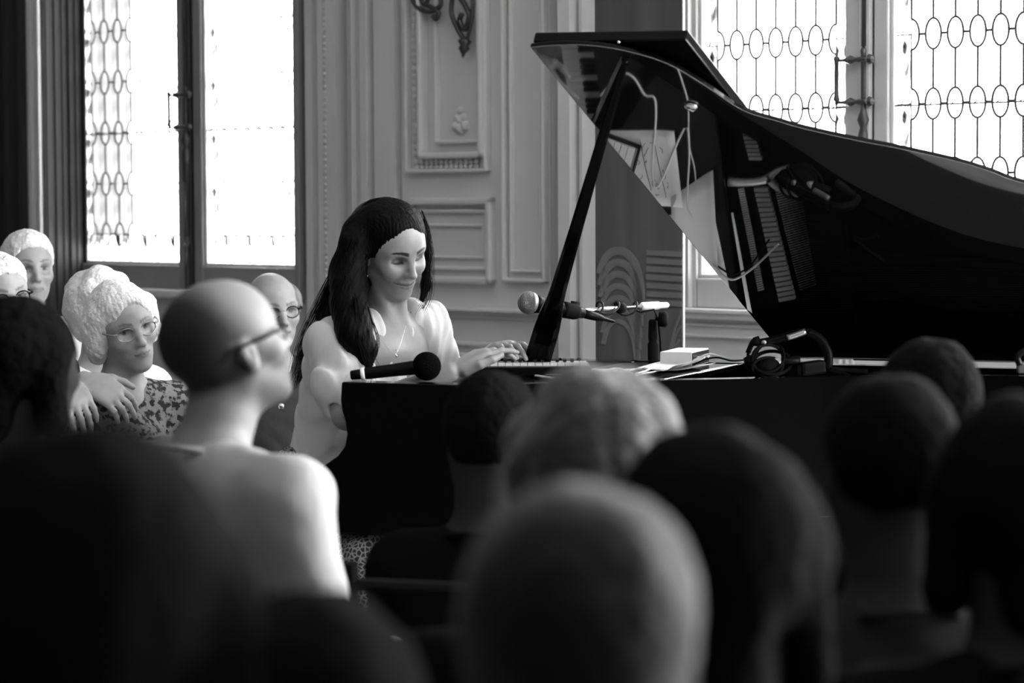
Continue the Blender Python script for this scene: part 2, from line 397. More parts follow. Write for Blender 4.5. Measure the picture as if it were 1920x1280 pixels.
def rect_frame(par, name, x0, x1, y0, y1, wpx, o0, o1, m, top_open=False):
    s0, z1 = wsz(x0, y0, o0); s1, z0 = wsz(x1, y1, o0); s0 = ws(x0, o0); s1 = ws(x1, o0)
    wd = (ws(x0+wpx, o0)-s0)
    mb = MB()
    for (a, b, c, d) in ((s0, s0+wd, z0, z1), (s1-wd, s1, z0, z1), (s0, s1, z0, z0+wd), (s0, s1, z1-wd, z1)):
        if top_open and c > 2.3: continue
        wbox(mb, a, b, o0-.005, o1, c, d)
    mb.build(name, m, par, bevel=.008)
    return s0, s1, z0, z1
pn = empty('trim_6', W(ws(850), .12, .2), kind='structure')
O = .12
rect_frame(pn, 'panel_molding', 772, 930, 371, 533, 9, O, O+.035, 'wall_paint')
rect_frame(pn, 'panel_molding', 787, 918, 392, 508, 5, O, O+.02, 'wall_paint')
rect_frame(pn, 'panel_molding', 801, 911, 419, 486, 4, O, O+.014, 'wall_paint')
rect_frame(pn, 'panel_molding', 768, 921, -420, 323, 5, O, O+.03, 'wall_paint', True)
rect_frame(pn, 'panel_molding', 797, 918, -400, 296, 8, O, O+.045, 'wall_paint', True)
rect_frame(pn, 'panel_molding', 822, 912, -380, 268, 5, O, O+.025, 'wall_paint', True)
rect_frame(pn, 'panel_molding', 948, 1030, -420, 531, 6, O, O+.03, 'wall_paint', True)
rect_frame(pn, 'panel_molding', 960, 1020, -400, 512, 4, O, O+.018, 'wall_paint', True)
rect_frame(pn, 'panel_molding', 768, 1030, 655, 830, 6, O, O+.03, 'wall_paint')
# carved leaf border of the upper panel
mb = MB(); s_a, z_b = wsz(786, 309, O); s_b = ws(914, O)
for i in range(56):
    z = z_b+.02+i*.026
    for k in (-1, 1): mb.ball(W(s_a+k*.012, O+.008, z+.006*k), [.012, .012, .014], 6)
n = int((s_b-s_a)/.026)
for i in range(n):
    for k in (-1, 1): mb.ball(W(s_a+i*.026, O+.008, z_b+k*.010), [.012, .012, .012], 6)
tag(mb.build('carved_border', 'wall_paint', pn, True), kind='stuff')
# small carved finial at the foot of the upper panel
mb = MB(); s_c, z_c = wsz(866, 236, O)
for dx, dz, r in ((0, .055, .016), (-.012, .03, .016), (.012, .03, .016), (0, .02, .02), (-.022, .0, .02), (.022, .0, .02), (0, -.008, .022)):
    mb.ball(W(s_c+dx, O+.004, z_c+dz), r, 8)
mb.build('carved_finial', 'wall_paint', pn, True)
# dado rail and plinth lines
def rail(name, xa, xb, o, ylist, m='wall_paint'):
    mb = MB()
    for y0, y1, d in ylist:
        xm = 880 if xa < 1100 and xb < 1200 else (xa+xb)/2
        z1 = wsz(xm, y0, o)[1]; z0 = wsz(xm, y1, o)[1]
        wbox(mb, ws(xa, o), ws(xb, o), 0, o+d, z0, z1)
    return tag(mb.build(name, m, bevel=.006), kind='structure')
rail('trim_7', 756, 1034, .12, [(576, 583, .05), (583, 588, .03), (588, 596, .015), (640, 648, .02)], 'wall_paint')
rail('trim_8', 1284, 1940, .05, [(588, 597, .05), (597, 604, .03), (618, 623, .015), (640, 645, .02)], 'wall_light')
mb = MB(); wbox(mb, ws(1284), win2b+.2, 0, .05, .3, ZB-.01); tag(mb.build('trim_9', 'wall_light'), kind='structure')
mb = MB(); wbox(mb, ws(76), ws(572), 0, .05, .3, ZB-.01); tag(mb.build('trim_10', 'frame_paint'), kind='structure')
for i, px in enumerate((1578, 1588, 1596)):
    mb = MB(); s = ws(px, .05, 960); wbox(mb, s, s+.012, .045, .075-.008*i, .25, 1.0); tag(mb.build('trim_%d' % (11+i), 'wall_light', bevel=.004), kind='structure')
# bead strings
for px, o, m, nm in ((1108, .06, 'wall_light', 'bead_string'), (611, .10, 'wall_paint', 'bead_string')):
    mb = MB(); s = ws(px, o)
    for i in range(95): mb.ball(W(s, o+.003, .95+i*.0235), .0075, 6)
    tag(mb.build(nm, m, pn, True), kind='stuff')

# iron wall sconce above the panel
s_c, z_c = wsz(866, 40, .13)
sc = empty('wall_sconce', W(s_c, .14, z_c), 'dark ornate metal wall bracket hanging on the carved upper panel', 'sconce')
mb = MB(); P = lambda x, y, o=.16: W(ws(x, o, y), o, wsz(x, y, o)[1])
mb.tube(smooth_path([P(862, -90), P(858, -20), P(872, 10), P(880, 30), P(872, 55), P(862, 40), P(866, 25)], 40), .010, 6)
mb.tube(smooth_path([P(852, -30), P(846, 20), P(856, 50), P(866, 68), P(874, 78)], 30), .009, 6)
mb.tube(smooth_path([P(884, -60), P(886, 10), P(882, 50), P(874, 80)], 30), .008, 6)
mb.lathe(P(872, 70), P(868, 108), [(0, .012), (.2, .026), (.4, .014), (.55, .02), (.8, .008), (1, .002)], 8)
mb.build('drop', 'iron', sc, True)
for pts in ([P(790, -60), P(772, -10), P(784, 14), P(806, 22), P(826, 10), P(824, -8)], [P(800, -40), P(790, 0), P(806, 12), P(822, 22), P(818, 36), P(812, 30)], [P(846, -60), P(826, -30), P(806, -10), P(800, 6)]):
    mb = MB(); mb.tube(smooth_path(pts, 30), .009, 6); mb.build('scroll', 'iron', sc, True)
mb = MB(); mb.tube([P(864, -90, .12), P(864, -90, .2)], .04, 10); mb.build('wall_plate', 'iron', sc, True)

# dark curtain at the far left edge
mb = MB(); sA, sB = SL+.02, ws(48, .25); n = 60
fr = [W(sA+(sB-sA)*i/n, .22+.035*math.sin(i*.9)+.015*math.sin(i*2.3), 0) for i in range(n+1)]
v = []
for p in fr: v += [p+Z*.02, p+Z*3.4]
mb.add(v, [(2*i, 2*i+2, 2*i+3, 2*i+1) for i in range(n)])
cu = mb.build('curtain', 'dark_curtain', smooth=True); md = cu.modifiers.new('thick', 'SOLIDIFY'); md.thickness = .01
tag(cu, 'dark floor-length curtain beside the paired leaded window', 'curtain')
mb = MB(); mb.tube([W(sA, .22, 3.42), W(sB+.1, .22, 3.42)], .018, 8); tag(mb.build('curtain_rod', 'iron', smooth=True), 'dark rod carrying the long dark curtain near the ceiling', 'curtain rod')

# tall dark veneered screen panel with lighter stripes on its face, standing behind the piano
DS = 8.15
p0 = pt(1119, 620, DS); p1 = pt(1281, 620, DS-.10)
sx = p1-p0; sx[2] = 0; wS = np.linalg.norm(sx); sx /= wS; sn = np.cross(sx, Z); sn /= np.linalg.norm(sn)
if sn[1] > 0: sn = -sn
so = np.array([p0[0], p0[1], 0])
scr = empty('folding_screen', so, 'tall dark veneered screen with arched stripes and bright glass edge, behind the piano', 'screen')
mb = MB(); mb.box(so+sx*wS/2+Z*1.3, [sx, sn, Z], [wS/2, .012, 1.3]); mb.build('panel', 'screen_wood', scr)
mb = MB(); mb.box(so+sx*(wS+.002)+Z*1.3, [sx, sn, Z], [.0013, .009, 1.3]); mb.build('glass_edge', 'edge_glass', scr)
mb = MB(); mb.box(so+sx*wS/2+Z*.015, [sx, sn, Z], [wS/2, .14, .015]); mb.build('foot', 'screen_wood', scr)
def SP(x, y): return atp(x, y, so+sn*.014, sn)
for i in range(7):
    y0 = 470+i*22; hw = 46-i*1.5
    pts = [SP(1158+hw*math.sin(a)*(1 if a > 0 else .86), y0+(1-math.cos(a))*62+abs(a)**3*14) for a in np.linspace(-1.0, 1.45, 22)]
    mb = MB()
    for a, b in zip(pts[:-1], pts[1:]):
        d = nrm(b-a); mb.box((a+b)/2, [d, sn, np.cross(d, sn)], [np.linalg.norm(b-a)/2+.001, .002, .0125-.0009*i])
    mb.build('arched_stripe', 'screen_stripe', scr)
for i in range(7):
    y = 474+i*15.5; a = SP(1212, y-1); b = SP(1278, y+3); mb = MB(); d = nrm(b-a)
    mb.box((a+b)/2, [d, sn, np.cross(d, sn)], [np.linalg.norm(b-a)/2, .002, .0085]); mb.build('straight_stripe', 'screen_stripe', scr)
for i in range(4):
    pts = [SP(1278-i*2, 585+i*26), SP(1268-i, 610+i*20), SP(1258+i*2, 650+i*12), SP(1252+i*4, 690)]
    mb = MB(); pts = smooth_path(pts, 12)
    for a, b in zip(pts[:-1], pts[1:]):
        d = nrm(b-a); mb.box((a+b)/2, [d, sn, np.cross(d, sn)], [np.linalg.norm(b-a)/2+.001, .002, .004])
    mb.build('arched_stripe', 'screen_stripe', scr)

# ================================================================== THE GRAND PIANO
RT = 1.0                                             # height of the rim
A = atz(640, 716, RT); PH = math.radians(22)
a_ = np.array([math.cos(PH), -math.sin(PH), 0]); b_ = np.array([math.sin(PH), math.cos(PH), 0])
def G(u, v, z): q = A+u*a_+v*b_; return np.array([q[0], q[1], z])
def uv(p): d = np.asarray(p)-A; return d@a_, d@b_
Hc = atz(1474, 672, RT+.012); Cc = pt(993, 88, 6.0)
e_ = Cc-Hc; LN = np.cross(a_, e_); LN = LN/np.linalg.norm(LN); LN = LN if LN[2] > 0 else -LN
def LP(x, y, off=0.): return atp(x, y, Hc+LN*off, LN)
def RF(x, y, z):                                      # where the lid mirrors a thing at height z for that pixel
    q = LP(x, y); r = ray(x, y); r2 = r-2*(r@LN)*LN; return q+r2*(z-q[2])/r2[2]
VW = uv(Hc)[1]                                       # case width
piano = empty('grand_piano', [A[0]+.8, A[1]+.3, 0], 'black lacquered grand piano with its lid propped open', 'piano')
UL = 2.0
# plan outline: keyboard end, spine, tail, bentside, straight treble side
near = [G(0, 0, 0), G(.34, 0, 0)]
for x, y in ((1120, 716), (1280, 712), (1420, 709), (1560, 706)): near.append(atz(x, y, RT))
ue, ve = uv(near[-1])
nearuv = [uv(p) for p in near]
tail = [(1.36, .695), (1.62, .75), (UL-.10, .78), (UL-.02, .82), (UL, .90), (UL-.02, VW-.04), (UL-.08, VW)]
def outline(inset=0.):
    P = nearuv+tail
    S = smooth_path([G(u, v, 0) for u, v in P[1:]], 90)
    pts = [(0., 0.)]+[uv(p) for p in S]+[(0., VW)]
    if inset:
        c = []
        n = len(pts)
        for i in range(n):
            p = np.array(pts[i]); q0 = np.array(pts[i-1]); q1 = np.array(pts[(i+1) % n])
            t = nrm(q1-q0); c.append(tuple(p+inset*np.array([-t[1], t[0]])))
        pts = c
    return pts
out0 = outline(); inn = outline(.045)
def ring(mb, po, pi_, z0, z1):
    n = len(po); V = [G(u, v, z1) for u, v in po]+[G(u, v, z1) for u, v in pi_]+[G(u, v, z0) for u, v in po]+[G(u, v, z0) for u, v in pi_]
    Fc = []
    for i in range(n-1):
        j = i+1
        Fc += [(i, j, n+j, n+i), (2*n+i, 3*n+i, 3*n+j, 2*n+j), (i, 2*n+i, 2*n+j, j), (n+i, n+j, 3*n+j, 3*n+i)]
    Fc += [(0, n, 3*n, 2*n), (n-1, 2*n-1, 4*n-1, 3*n-1)]
    mb.add(V, Fc)
# rim from u>=.40, arms in front of it
rim_o = [p for p in out0]; rim_i = [p for p in inn]
k0 = next(i for i, p in enumerate(rim_o) if p[0] > .40)
rim_o = rim_o[k0:-1]+[(.40, VW)]; rim_i = rim_i[k0:-1]+[(.40, VW-.045)]
mb = MB(); ring(mb, rim_o, rim_i, .66, RT); mb.build('rim', 'lacquer_case', piano)
in2 = outline(.058); in2 = in2[k0:-1]+[(.40, VW-.058)]
ks = [i for i, p in enumerate(rim_i) if p[0] > UL-.15 and p[1] > VW-.10][0]; mb = MB(); ring(mb, rim_i[ks:-1], in2[ks:-1], .80, RT-.003); mb.build("inner_rim", "maple", piano)
# side arms with their curved front profile
prof = [(.42, RT), (0, RT), (-.003, .955), (0, .93), (.010, .90), (.014, .87), (.008, .84), (-.012, .815), (-.05, .79), (-.085, .778), (-.118, .772), (-.122, .76), (-.122, .635), (-.11, .62), (.42, .62)]
for v0, v1 in ((0, .075), (VW-.075, VW)):
    mb = MB(); mb.prism([G(u, v0, z) for u, z in prof], G(0, v1, 0)-G(0, v0, 0)); mb.build('arm', 'lacquer_case', piano, bevel=.004)
mb = MB(); mb.prism([G(u, .075, z) for u, z in ((-.115, .62), (.5, .62), (.5, .70), (-.115, .70))], G(0, VW-.15, 0)-G(0, 0, 0)); mb.build('keybed', 'lacquer_case', piano)
mb = MB(); mb.prism([G(u, .075, z) for u, z in ((-.12, .70), (-.10, .70), (-.10, .762), (-.12, .762))], G(0, VW-.15, 0)-G(0, 0, 0)); mb.build('key_slip', 'lacquer_case', piano, bevel=.003)
KU = .22                                              # front of the keys
mb = MB(); mb.prism([G(u, .075, z) for u, z in ((-.10, .70), (KU-.004, .70), (KU-.004, .745), (-.10, .745))], G(0, VW-.15, 0)-G(0, 0, 0)); mb.build('key_rail', 'lacquer', piano)
nk = 52; kv0, kv1 = .10, VW-.10; kp = (kv1-kv0)/nk
mb = MB(); mb.box([0, 0, 0], [a_, b_, Z], [.075, kp/2-.0006, .011]); km = mb.build('white_key', 'ivory', bevel=.001); kme = km.data; bpy.data.objects.remove(km)
mb = MB(); mb.box([0, 0, 0], [a_, b_, Z], [.048, .0055, .011]); km = mb.build('black_key', 'ebony'); bme = km.data; bpy.data.objects.remove(km)
for i in range(nk):
    v = kv0+(i+.5)*kp; link_mesh('white_key', kme, piano, G(KU+.075, v, .762))
    if (nk-1-i) % 7 not in (1, 4) and i > 0: link_mesh('black_key', bme, piano, G(KU+.102, v-kp/2+kp, .777))
mb = MB(); mb.prism([G(u, .075, z) for u, z in ((KU+.15, .77), (KU+.17, .77), (KU+.20, .93), (KU+.185, .935))], G(0, VW-.15, 0)-G(0, 0, 0)); mb.build('fallboard', 'lacquer', piano, bevel=.003)
for v0 in (.075, VW-.10):
    mb = MB(); mb.prism([G(u, v0, z) for u, z in ((-.1, .745), (.2, .745), (.2, .80), (-.09, .775))], G(0, .024, 0)-G(0, 0, 0)); mb.build('cheek_block', 'lacquer', piano, bevel=.003)
# shelf of the music desk, lying over the tuning pins
US0, US1 = .40, .72
mb = MB(); mb.prism([G(u, v, RT-.020) for u, v in ((US0, .085), (.50, .18), (.60, .255), (US1, .345), (US1, VW-.05), (US0, VW-.05))], Z*.018); mb.build('music_desk', 'desk_black', piano, bevel=.003)
# soundboard, iron plate, tuning pins, dampers, strings
bt = rim_i
mb = MB(); mb.prism([G(u, v, .72) for u, v in bt], Z*.012); mb.build('soundboard', 'lacquer_soft', piano)
mb = MB(); mb.prism([G(u, v, .64) for u, v in rim_i], Z*.03); mb.build('bottom_board', 'lacquer_soft', piano)
PZ = .925
mb = MB(); mb.prism([G(u, v, PZ-.02) for u, v in ((.73, .38), (.86, .47), (1.02, .60), (1.02, VW-.06), (.73, VW-.06))], Z*.012); mb.build('plate', 'lacquer_soft', piano)
def strip(name, m, px, w_, z, h, par=piano, bev=0):
    P = [RF(x, y, z) for x, y in px]; mb = MB()
    for p, q in zip(P[:-1], P[1:]):
        d = nrm(q-p); s = np.cross(d, Z); mb.box((p+q)/2, [d, s, Z], [np.linalg.norm(q-p)/2+.0005, w_/2, h/2])
    return mb.build(name, m, par, bevel=bev)
# bright strut of the plate with its fork
def fork(px, wid, z=PZ+.03):
    P = [RF(x, y, z) for x, y in px]; P = smooth_path(P, 26); wd = np.interp(np.linspace(0, 1, len(P)), np.linspace(0, 1, len(wid)), wid)
    T = np.gradient(P, axis=0); V = []
    for p, t, w2 in zip(P, T, wd):
        s = nrm(np.cross(t, Z)); V += [p-s*w2, p+s*w2, p+s*w2-Z*.02, p-s*w2-Z*.02]
    n = len(P); mb = MB(); mb.add(V, [(4*i+j, 4*i+(j+1) % 4, 4*i+4+(j+1) % 4, 4*i+4+j) for i in range(n-1) for j in range(4)]+[(3, 2, 1, 0), (4*n-4, 4*n-3, 4*n-2, 4*n-1)])
    mb.build('plate_strut', 'plate_light', piano, True)
fork([(1364, 343), (1395, 344), (1425, 341), (1444, 334)], [.010, .008, .008, .012])
fork([(1440, 336), (1456, 322), (1484, 312), (1530, 300)], [.010, .006, .004, .002])
fork([(1440, 336), (1452, 350), (1476, 364), (1512, 372)], [.010, .006, .003, .002])
def lerp2(a, b, t): return (a[0]+(b[0]-a[0])*t, a[1]+(b[1]-a[1])*t)
def rows(n, a0, a1, b0, b1, name, m, wd, h, z, gap=.5, stuff=False):
    J = MB(); wd = min(wd, .72*np.linalg.norm(RF(*a0, z)-RF(*b0, z))/n) if not stuff else wd
    for i in range(n):
        t = (i+.5)/n; p = RF(*lerp2(a0, b0, t), z); q = RF(*lerp2(a1, b1, t), z); d = nrm(q-p); s = np.cross(d, Z)
        mb = J if stuff else MB(); mb.box((p+q)/2, [d, s, Z], [np.linalg.norm(q-p)/2, wd/2, h/2])
        if not stuff: mb.build(name, m, piano)
    if stuff: tag(J.build(name, m, piano), kind='stuff')
rows(23, (1414, 350), (1440, 350), (1462, 566), (1492, 560), 'damper', 'damper', .0165, .012, PZ+.02)
rows(10, (1386, 222), (1408, 222), (1406, 300), (1430, 300), 'damper', 'damper', .0165, .012, PZ+.02)
rows(46, (1384, 352), (1396, 350), (1422, 545), (1434, 542), 'tuning_pins', 'steel', .0045, .012, PZ+.02, stuff=True)
rows(44, (1452, 352), (1500, 340), (1500, 545), (1530, 535), 'strings', 'steel', .0026, .003, PZ+.012, stuff=True)
# strings running back to the tail
J = MB()
for i in range(70):
    v = .50+(VW-.60)*i/69; u1 = 1.0+.85*(i/69)**.8; v2 = max(v, np.interp(u1, [.94, 1.1, 1.36, 1.62, 1.9], [.45, .57, .695, .75, .78])+.07); J.tube([G(.86, v, PZ-.002), G(u1, v2, PZ-.01)], .0011, 3)
tag(J.build('strings', 'black_plastic', piano), kind='stuff')
for v in (.80, .93):
    mb = MB(); mb.box((G(1.02, v, PZ+.0)+G(1.75, v+.02, PZ))/2, [nrm(G(1.75, v+.02, PZ)-G(1.02, v, PZ)), b_, Z], [.36, .012, .012]); mb.build('plate_strut', 'lacquer_soft', piano, bevel=.004)
# lid
fe = [(993, 88), (1040, 84), (1100, 84), (1170, 94), (1250, 118), (1320, 158), (1393, 206), (1460, 227), (1513, 242), (1613, 264), (1677, 276), (1760, 294), (1813, 307), (1860, 322), (1920, 343)]
lidp = [LP(x, y) for x, y in fe]
l1 = lidp[-1]; lu = (l1-Hc)@a_; eh = nrm(np.cross(LN, a_)); eh = eh if eh@e_ > 0 else -eh
lv = (l1-Hc)@eh
ext = [(lu+.18, lv-.07), (lu+.36, lv-.19), (lu+.50, lv-.36), (lu+.56, lv-.55), (lu+.54, .12), (lu+.46, 0)]
ext = [q for q in ext if q[1] >= 0]
lidp = list(smooth_path(lidp+[Hc+u*a_+v*eh for u, v in ext], 80))+[Hc]
mb = MB(); mb.prism(lidp, LN*.012)
lid = mb.build('lid', 'lacquer', piano, bevel=.003)
lid.data.materials.append(MATS['lacquer_case'])
for pg in lid.data.polygons:
    if abs(pg.normal.dot(Vector(LN))) < .7: pg.material_index = 1
off = .030
P1 = LP(1003, 60, off+.02); P2 = LP(1290, 55, off+.02)
dn = (Hc-Cc)
lowdir = LP(1410, 210, off+.02)-P2
k = 1.0/max(1e-6, 1); 
Pq = [P1, P2, P2+lowdir*2.6, P1+lowdir*2.6]
mb = MB(); mb.prism([p-LN*.03 for p in Pq], LN*.03); mb.build('front_lid', 'lacquer_case', piano, bevel=.004)
mb = MB(); q0 = LP(1090, 77, .012)
for t in (0.15, .5, .85):
    c = P1*(1-t)+P2*t; 
# latch fitting on the underside and three rubber buttons
mb = MB(); c = LP(1296, 201, -.004); mb.ball(c, [.017, .017, .006], 14, np.array([a_, eh, LN]).T); mb.build('lid_button', 'chrome', lid, True)
for x, y in ((1172, 121), (1160, 79)):
    mb = MB(); mb.ball(LP(x, y, -.003), [.004, .004, .003], 8, np.array([a_, eh, LN]).T); mb.build('screw', 'chrome', lid, True)
for u in (.25, .75, 1.1):
    mb = MB(); mb.tube([Hc+a_*(u-.06)+Z*.004, Hc+a_*(u+.06)+Z*.004], .006, 8); mb.build('hinge', 'gold', piano, True)
# prop stick: heavy tapered foot, slender rod
b0 = atz(1000, 702, RT-.005); tp = LP(1171, 119, -.012)
ax = nrm(tp-b0); Lp = np.linalg.norm(tp-b0); view = nrm((b0+tp)/2-CAM); sd = nrm(np.cross(ax, view)); dp = nrm(np.cross(sd, ax))
S = MB(); secs = [(0, .036), (.08, .034), (.16, .033), (.215, .029), (.26, .023), (.30, .0205), (.5, .0165), (.8, .0125), (.97, .0095), (1, .007)]
V = []
for t, h in secs:
    c = b0+ax*Lp*t
    for i, j in ((-1, -.6), (-.6, -1), (.6, -1), (1, -.6), (1, .6), (.6, 1), (-.6, 1), (-1, .6)): V.append(c+sd*h*i+dp*min(h, .016)*j)
n = len(secs); S.add(V, [(8*i+j, 8*i+(j+1) % 8, 8*i+8+(j+1) % 8, 8*i+8+j) for i in range(n-1) for j in range(8)]+[tuple(range(8))[::-1], tuple(8*n-8+j for j in range(8))])
S.build('lid_prop', 'lacquer_case', piano)
# legs, castors, pedal lyre
for u, v in ((.22, .12), (.22, VW-.12), (UL-.35, .91)):
    lg = MB(); c = G(u, v, 0)
    for z0, z1, h in ((.09, .14, .045), (.14, .52, .040), (.52, .56, .055), (.56, .645, .065)): lg.box(c+Z*(z0+z1)/2, [a_, b_, Z], [h, h, (z1-z0)/2])
    lo = lg.build('leg', 'lacquer_case', piano, bevel=.004)
    cs = MB(); cs.tube([c-b_*.014+Z*.04, c+b_*.014+Z*.04], .04, 16); cs.box(c+Z*.075, [a_, b_, Z], [.02, .025, .02]); cs.build('caster', 'gold', lo)
ly = MB(); c = G(.42, VW/2, 0)
ly.box(c+Z*.60, [a_, b_, Z], [.05, .16, .025]); ly.box(c+Z*.10, [a_, b_, Z], [.06, .15, .05])
for k in (-1, 1): ly.tube([c+b_*.06*k+Z*.12, c+b_*.05*k+Z*.60], .014, 8)
lyo = ly.build('pedal_lyre', 'lacquer_case', piano)
for k in (-1, 0, 1):
    pdl = MB(); pdl.box(c-a_*.09+b_*.055*k+Z*.07, [a_, b_, Z], [.05, .012, .005]); pdl.build('pedal', 'gold', lyo, bevel=.003)

# ================================================================== PEOPLE: smooth implicit bodies turned into one continuous mesh
def smin(a, b, k):
    h = np.maximum(k-np.abs(a-b), 0)/k; return np.minimum(a, b)-h*h*k*.25
class SDF:
    def __init__(s): s.add_ = []; s.sub_ = []; s.cut = []
    def cone(s, a, b, ra, rb, k=.03, sub=False, flat=None):
        (s.sub_ if sub else s.add_).append(('c', np.asarray(a, float), np.asarray(b, float), ra, rb, k, flat)); return s
    def ell(s, c, r, Rm=None, k=.03, sub=False):
        (s.sub_ if sub else s.add_).append(('e', np.asarray(c, float), np.ones(3)*r, np.eye(3) if Rm is None else Rm, None, k, None)); return s
    def plane(s, p, n): s.cut.append((np.asarray(p, float), nrm(n))); return s      # keeps the side the normal points away from
    @staticmethod
    def d(pr, P):
        if pr[0] == 'c':
            _, a, b, ra, rb, k, flat = pr; ba = b-a; pa = P-a; h = np.clip(pa@ba/(ba@ba+1e-12), 0, 1)
            q = pa-h[:, None]*ba
            if flat is not None:
                n, f = flat; q = q+np.outer(q@n, n)*(1/f-1)      # squash along n by the factor f
            return np.sqrt(np.einsum('ij,ij->i', q, q))-(ra+(rb-ra)*h)
        _, c, r, Rm, _, k, _ = pr; q = (P-c)@Rm
        q = q/r; k0 = np.sqrt(np.einsum('ij,ij->i', q, q)); q = q/r; k1 = np.sqrt(np.einsum('ij,ij->i', q, q))+1e-9
        return k0*(k0-1)/k1
    def bounds(s):
        lo = np.full(3, 1e9); hi = -lo
        for p in s.add_:
            if p[0] == 'c':
                r = max(p[3], p[4]); 
                for q in (p[1], p[2]): lo = np.minimum(lo, q-r); hi = np.maximum(hi, q+r)
            else:
                r = p[2].max(); lo = np.minimum(lo, p[1]-r); hi = np.maximum(hi, p[1]+r)
        return lo-.03, hi+.03
    def ev(s, P, adds, subs, disp=None):
        D = None
        for p in adds:
            x = s.d(p, P); D = x if D is None else smin(D, x, p[5])
        for p in subs:
            x = s.d(p, P); D = -smin(-D, x, p[5])
        if disp is not None: D = D+disp(P)
        for q, n in s.cut: D = np.maximum(D, (P-q)@n)
        return D
    def mesh(s, h, disp=None):
        lo, hi = s.bounds(); B = 12; N = np.ceil((hi-lo)/h).astype(int)+2; NB = (N+B-1)//B
        bc = np.stack(np.meshgrid(*[np.arange(k) for k in NB], indexing='ij'), -1).reshape(-1, 3)
        cen = lo+(bc*B+B/2)*h; rad = B*h*math.sqrt(3)/2*1.05+h
        DD = np.stack([s.d(p, cen) for p in s.add_]); dm = DD.min(0)
        kmax = max(p[5] for p in s.add_)
        DS = np.stack([s.d(p, cen) for p in s.sub_]) if s.sub_ else None
        deep = dm < -(rad*1.15+.016)
        if s.sub_: deep &= DS.min(0) > rad+.03
        for q, n in s.cut: deep &= (np.abs((cen-q)@n) > rad) ; 
        gone = np.zeros(len(cen), bool)
        for q, n in s.cut: gone |= (cen-q)@n > rad
        act = np.where((dm < rad*1.6+kmax*.35+.004) & ~deep & ~gone)[0]
        full = s.ev(cen[act], s.add_, [], None)
        act = act[full < rad*1.35+.012]
        g = np.arange(-1, B+1); gx = np.stack(np.meshgrid(g, g, g, indexing='ij'), -1)      # corners -1..B
        NN = N+3; stride = np.array([NN[1]*NN[2], NN[2], 1])
        cv, ci, qs = [], [], []
        loc = gx.reshape(-1, 3); n1 = B+2
        for bi in act:
            P = lo+(bc[bi]*B+loc)*h
            ad = [p for i, p in enumerate(s.add_) if DD[i, bi] < dm[bi]+2*rad+p[5]]
            su = [p for i, p in enumerate(s.sub_) if DS[i, bi] < rad+p[5]] if s.sub_ else []
            V = s.ev(P, ad, su, disp).reshape(n1, n1, n1)
            if V.min() > 0 or V.max() < 0: continue
            # cells -1..B-1 (corner c and c+1)
            ins = V < 0; m = n1-1
            acc = np.zeros((m, m, m, 3)); cnt = np.zeros((m, m, m))
            for ax in range(3):
                sl0 = [slice(None)]*3; sl1 = [slice(None)]*3; sl0[ax] = slice(0, m); sl1[ax] = slice(1, n1)
                v0, v1 = V[tuple(sl0)], V[tuple(sl1)]; ch = (v0 < 0) != (v1 < 0)
                t = np.where(ch, v0/(v0-v1+1e-20), 0)
                oth = [k for k in range(3) if k != ax]
                for i in (0, 1):
                    for j in (0, 1):
                        sl = [slice(0, m)]*3; sl[oth[0]] = slice(i, i+m); sl[oth[1]] = slice(j, j+m)
                        c = ch[tuple(sl)]; tt = t[tuple(sl)]; cnt += c
                        acc[..., ax] += c*tt; acc[..., oth[0]] += c*i; acc[..., oth[1]] += c*j
            has = cnt > 0
            own = has.copy(); own[0] = False; own[:, 0] = False; own[:, :, 0] = False
            idx = np.argwhere(own)
            if len(idx):
                pos = acc[own]/cnt[own][:, None]
                gcell = idx-1+bc[bi]*B
                cv.append(lo+(gcell+pos)*h); ci.append((gcell+1)@stride)
            # quads for edges starting at corners 0..B-1
            I = slice(1, n1-1)
            for ax in range(3):
                sl1 = [I]*3; sl1[ax] = slice(2, n1)
                a = ins[I, I, I]; b = ins[tuple(sl1)]; ch = np.argwhere(a != b)
                if not len(ch): continue
                gc = ch+bc[bi]*B+1; o1, o2 = [(1, 2), (2, 0), (0, 1)][ax]
                e1 = np.zeros(3, int); e1[o1] = 1; e2 = np.zeros(3, int); e2[o2] = 1
                c0 = gc@stride; s1 = e1@stride; s2 = e2@stride
                q = np.stack([c0-s1-s2, c0-s2, c0, c0-s1], 1)
                fl = a[tuple(ch.T)]
                q[~fl] = q[~fl][:, ::-1]; qs.append(q)
        cv = np.concatenate(cv); ci = np.concatenate(ci); qs = np.concatenate(qs)
        o = np.argsort(ci); cs = ci[o]; k = np.searchsorted(cs, qs); k = np.clip(k, 0, len(cs)-1)
        ok = (cs[k] == qs).all(1); f = o[k[ok]]
        return cv, f
def sdf_obj(name, sd, h, m, parent, disp=None, tint=None, post=None):
    v, f = sd.mesh(h, disp)
    if post is not None: v = post(v)
    org = np.array(parent['_o']); me = bpy.data.meshes.new(name)
    me.vertices.add(len(v)); me.vertices.foreach_set('co', (v-org).ravel())
    me.loops.add(f.size); me.loops.foreach_set('vertex_index', f.ravel().astype(np.int32))
    me.polygons.add(len(f)); me.polygons.foreach_set('loop_start', np.arange(0, f.size, 4, dtype=np.int32))
    try: me.polygons.foreach_set('loop_total', np.full(len(f), 4, dtype=np.int32))
    except Exception: pass
    me.update(calc_edges=True); me.materials.append(MATS[m])
    if tint is not None:
        at = me.attributes.new('tint', 'FLOAT', 'POINT'); at.data.foreach_set('value', tint(v).astype(np.float32))
    me.shade_smooth()
    o = bpy.data.objects.new(name, me); COL.objects.link(o); o.parent = parent; o['_o'] = [float(x) for x in org]
    return o
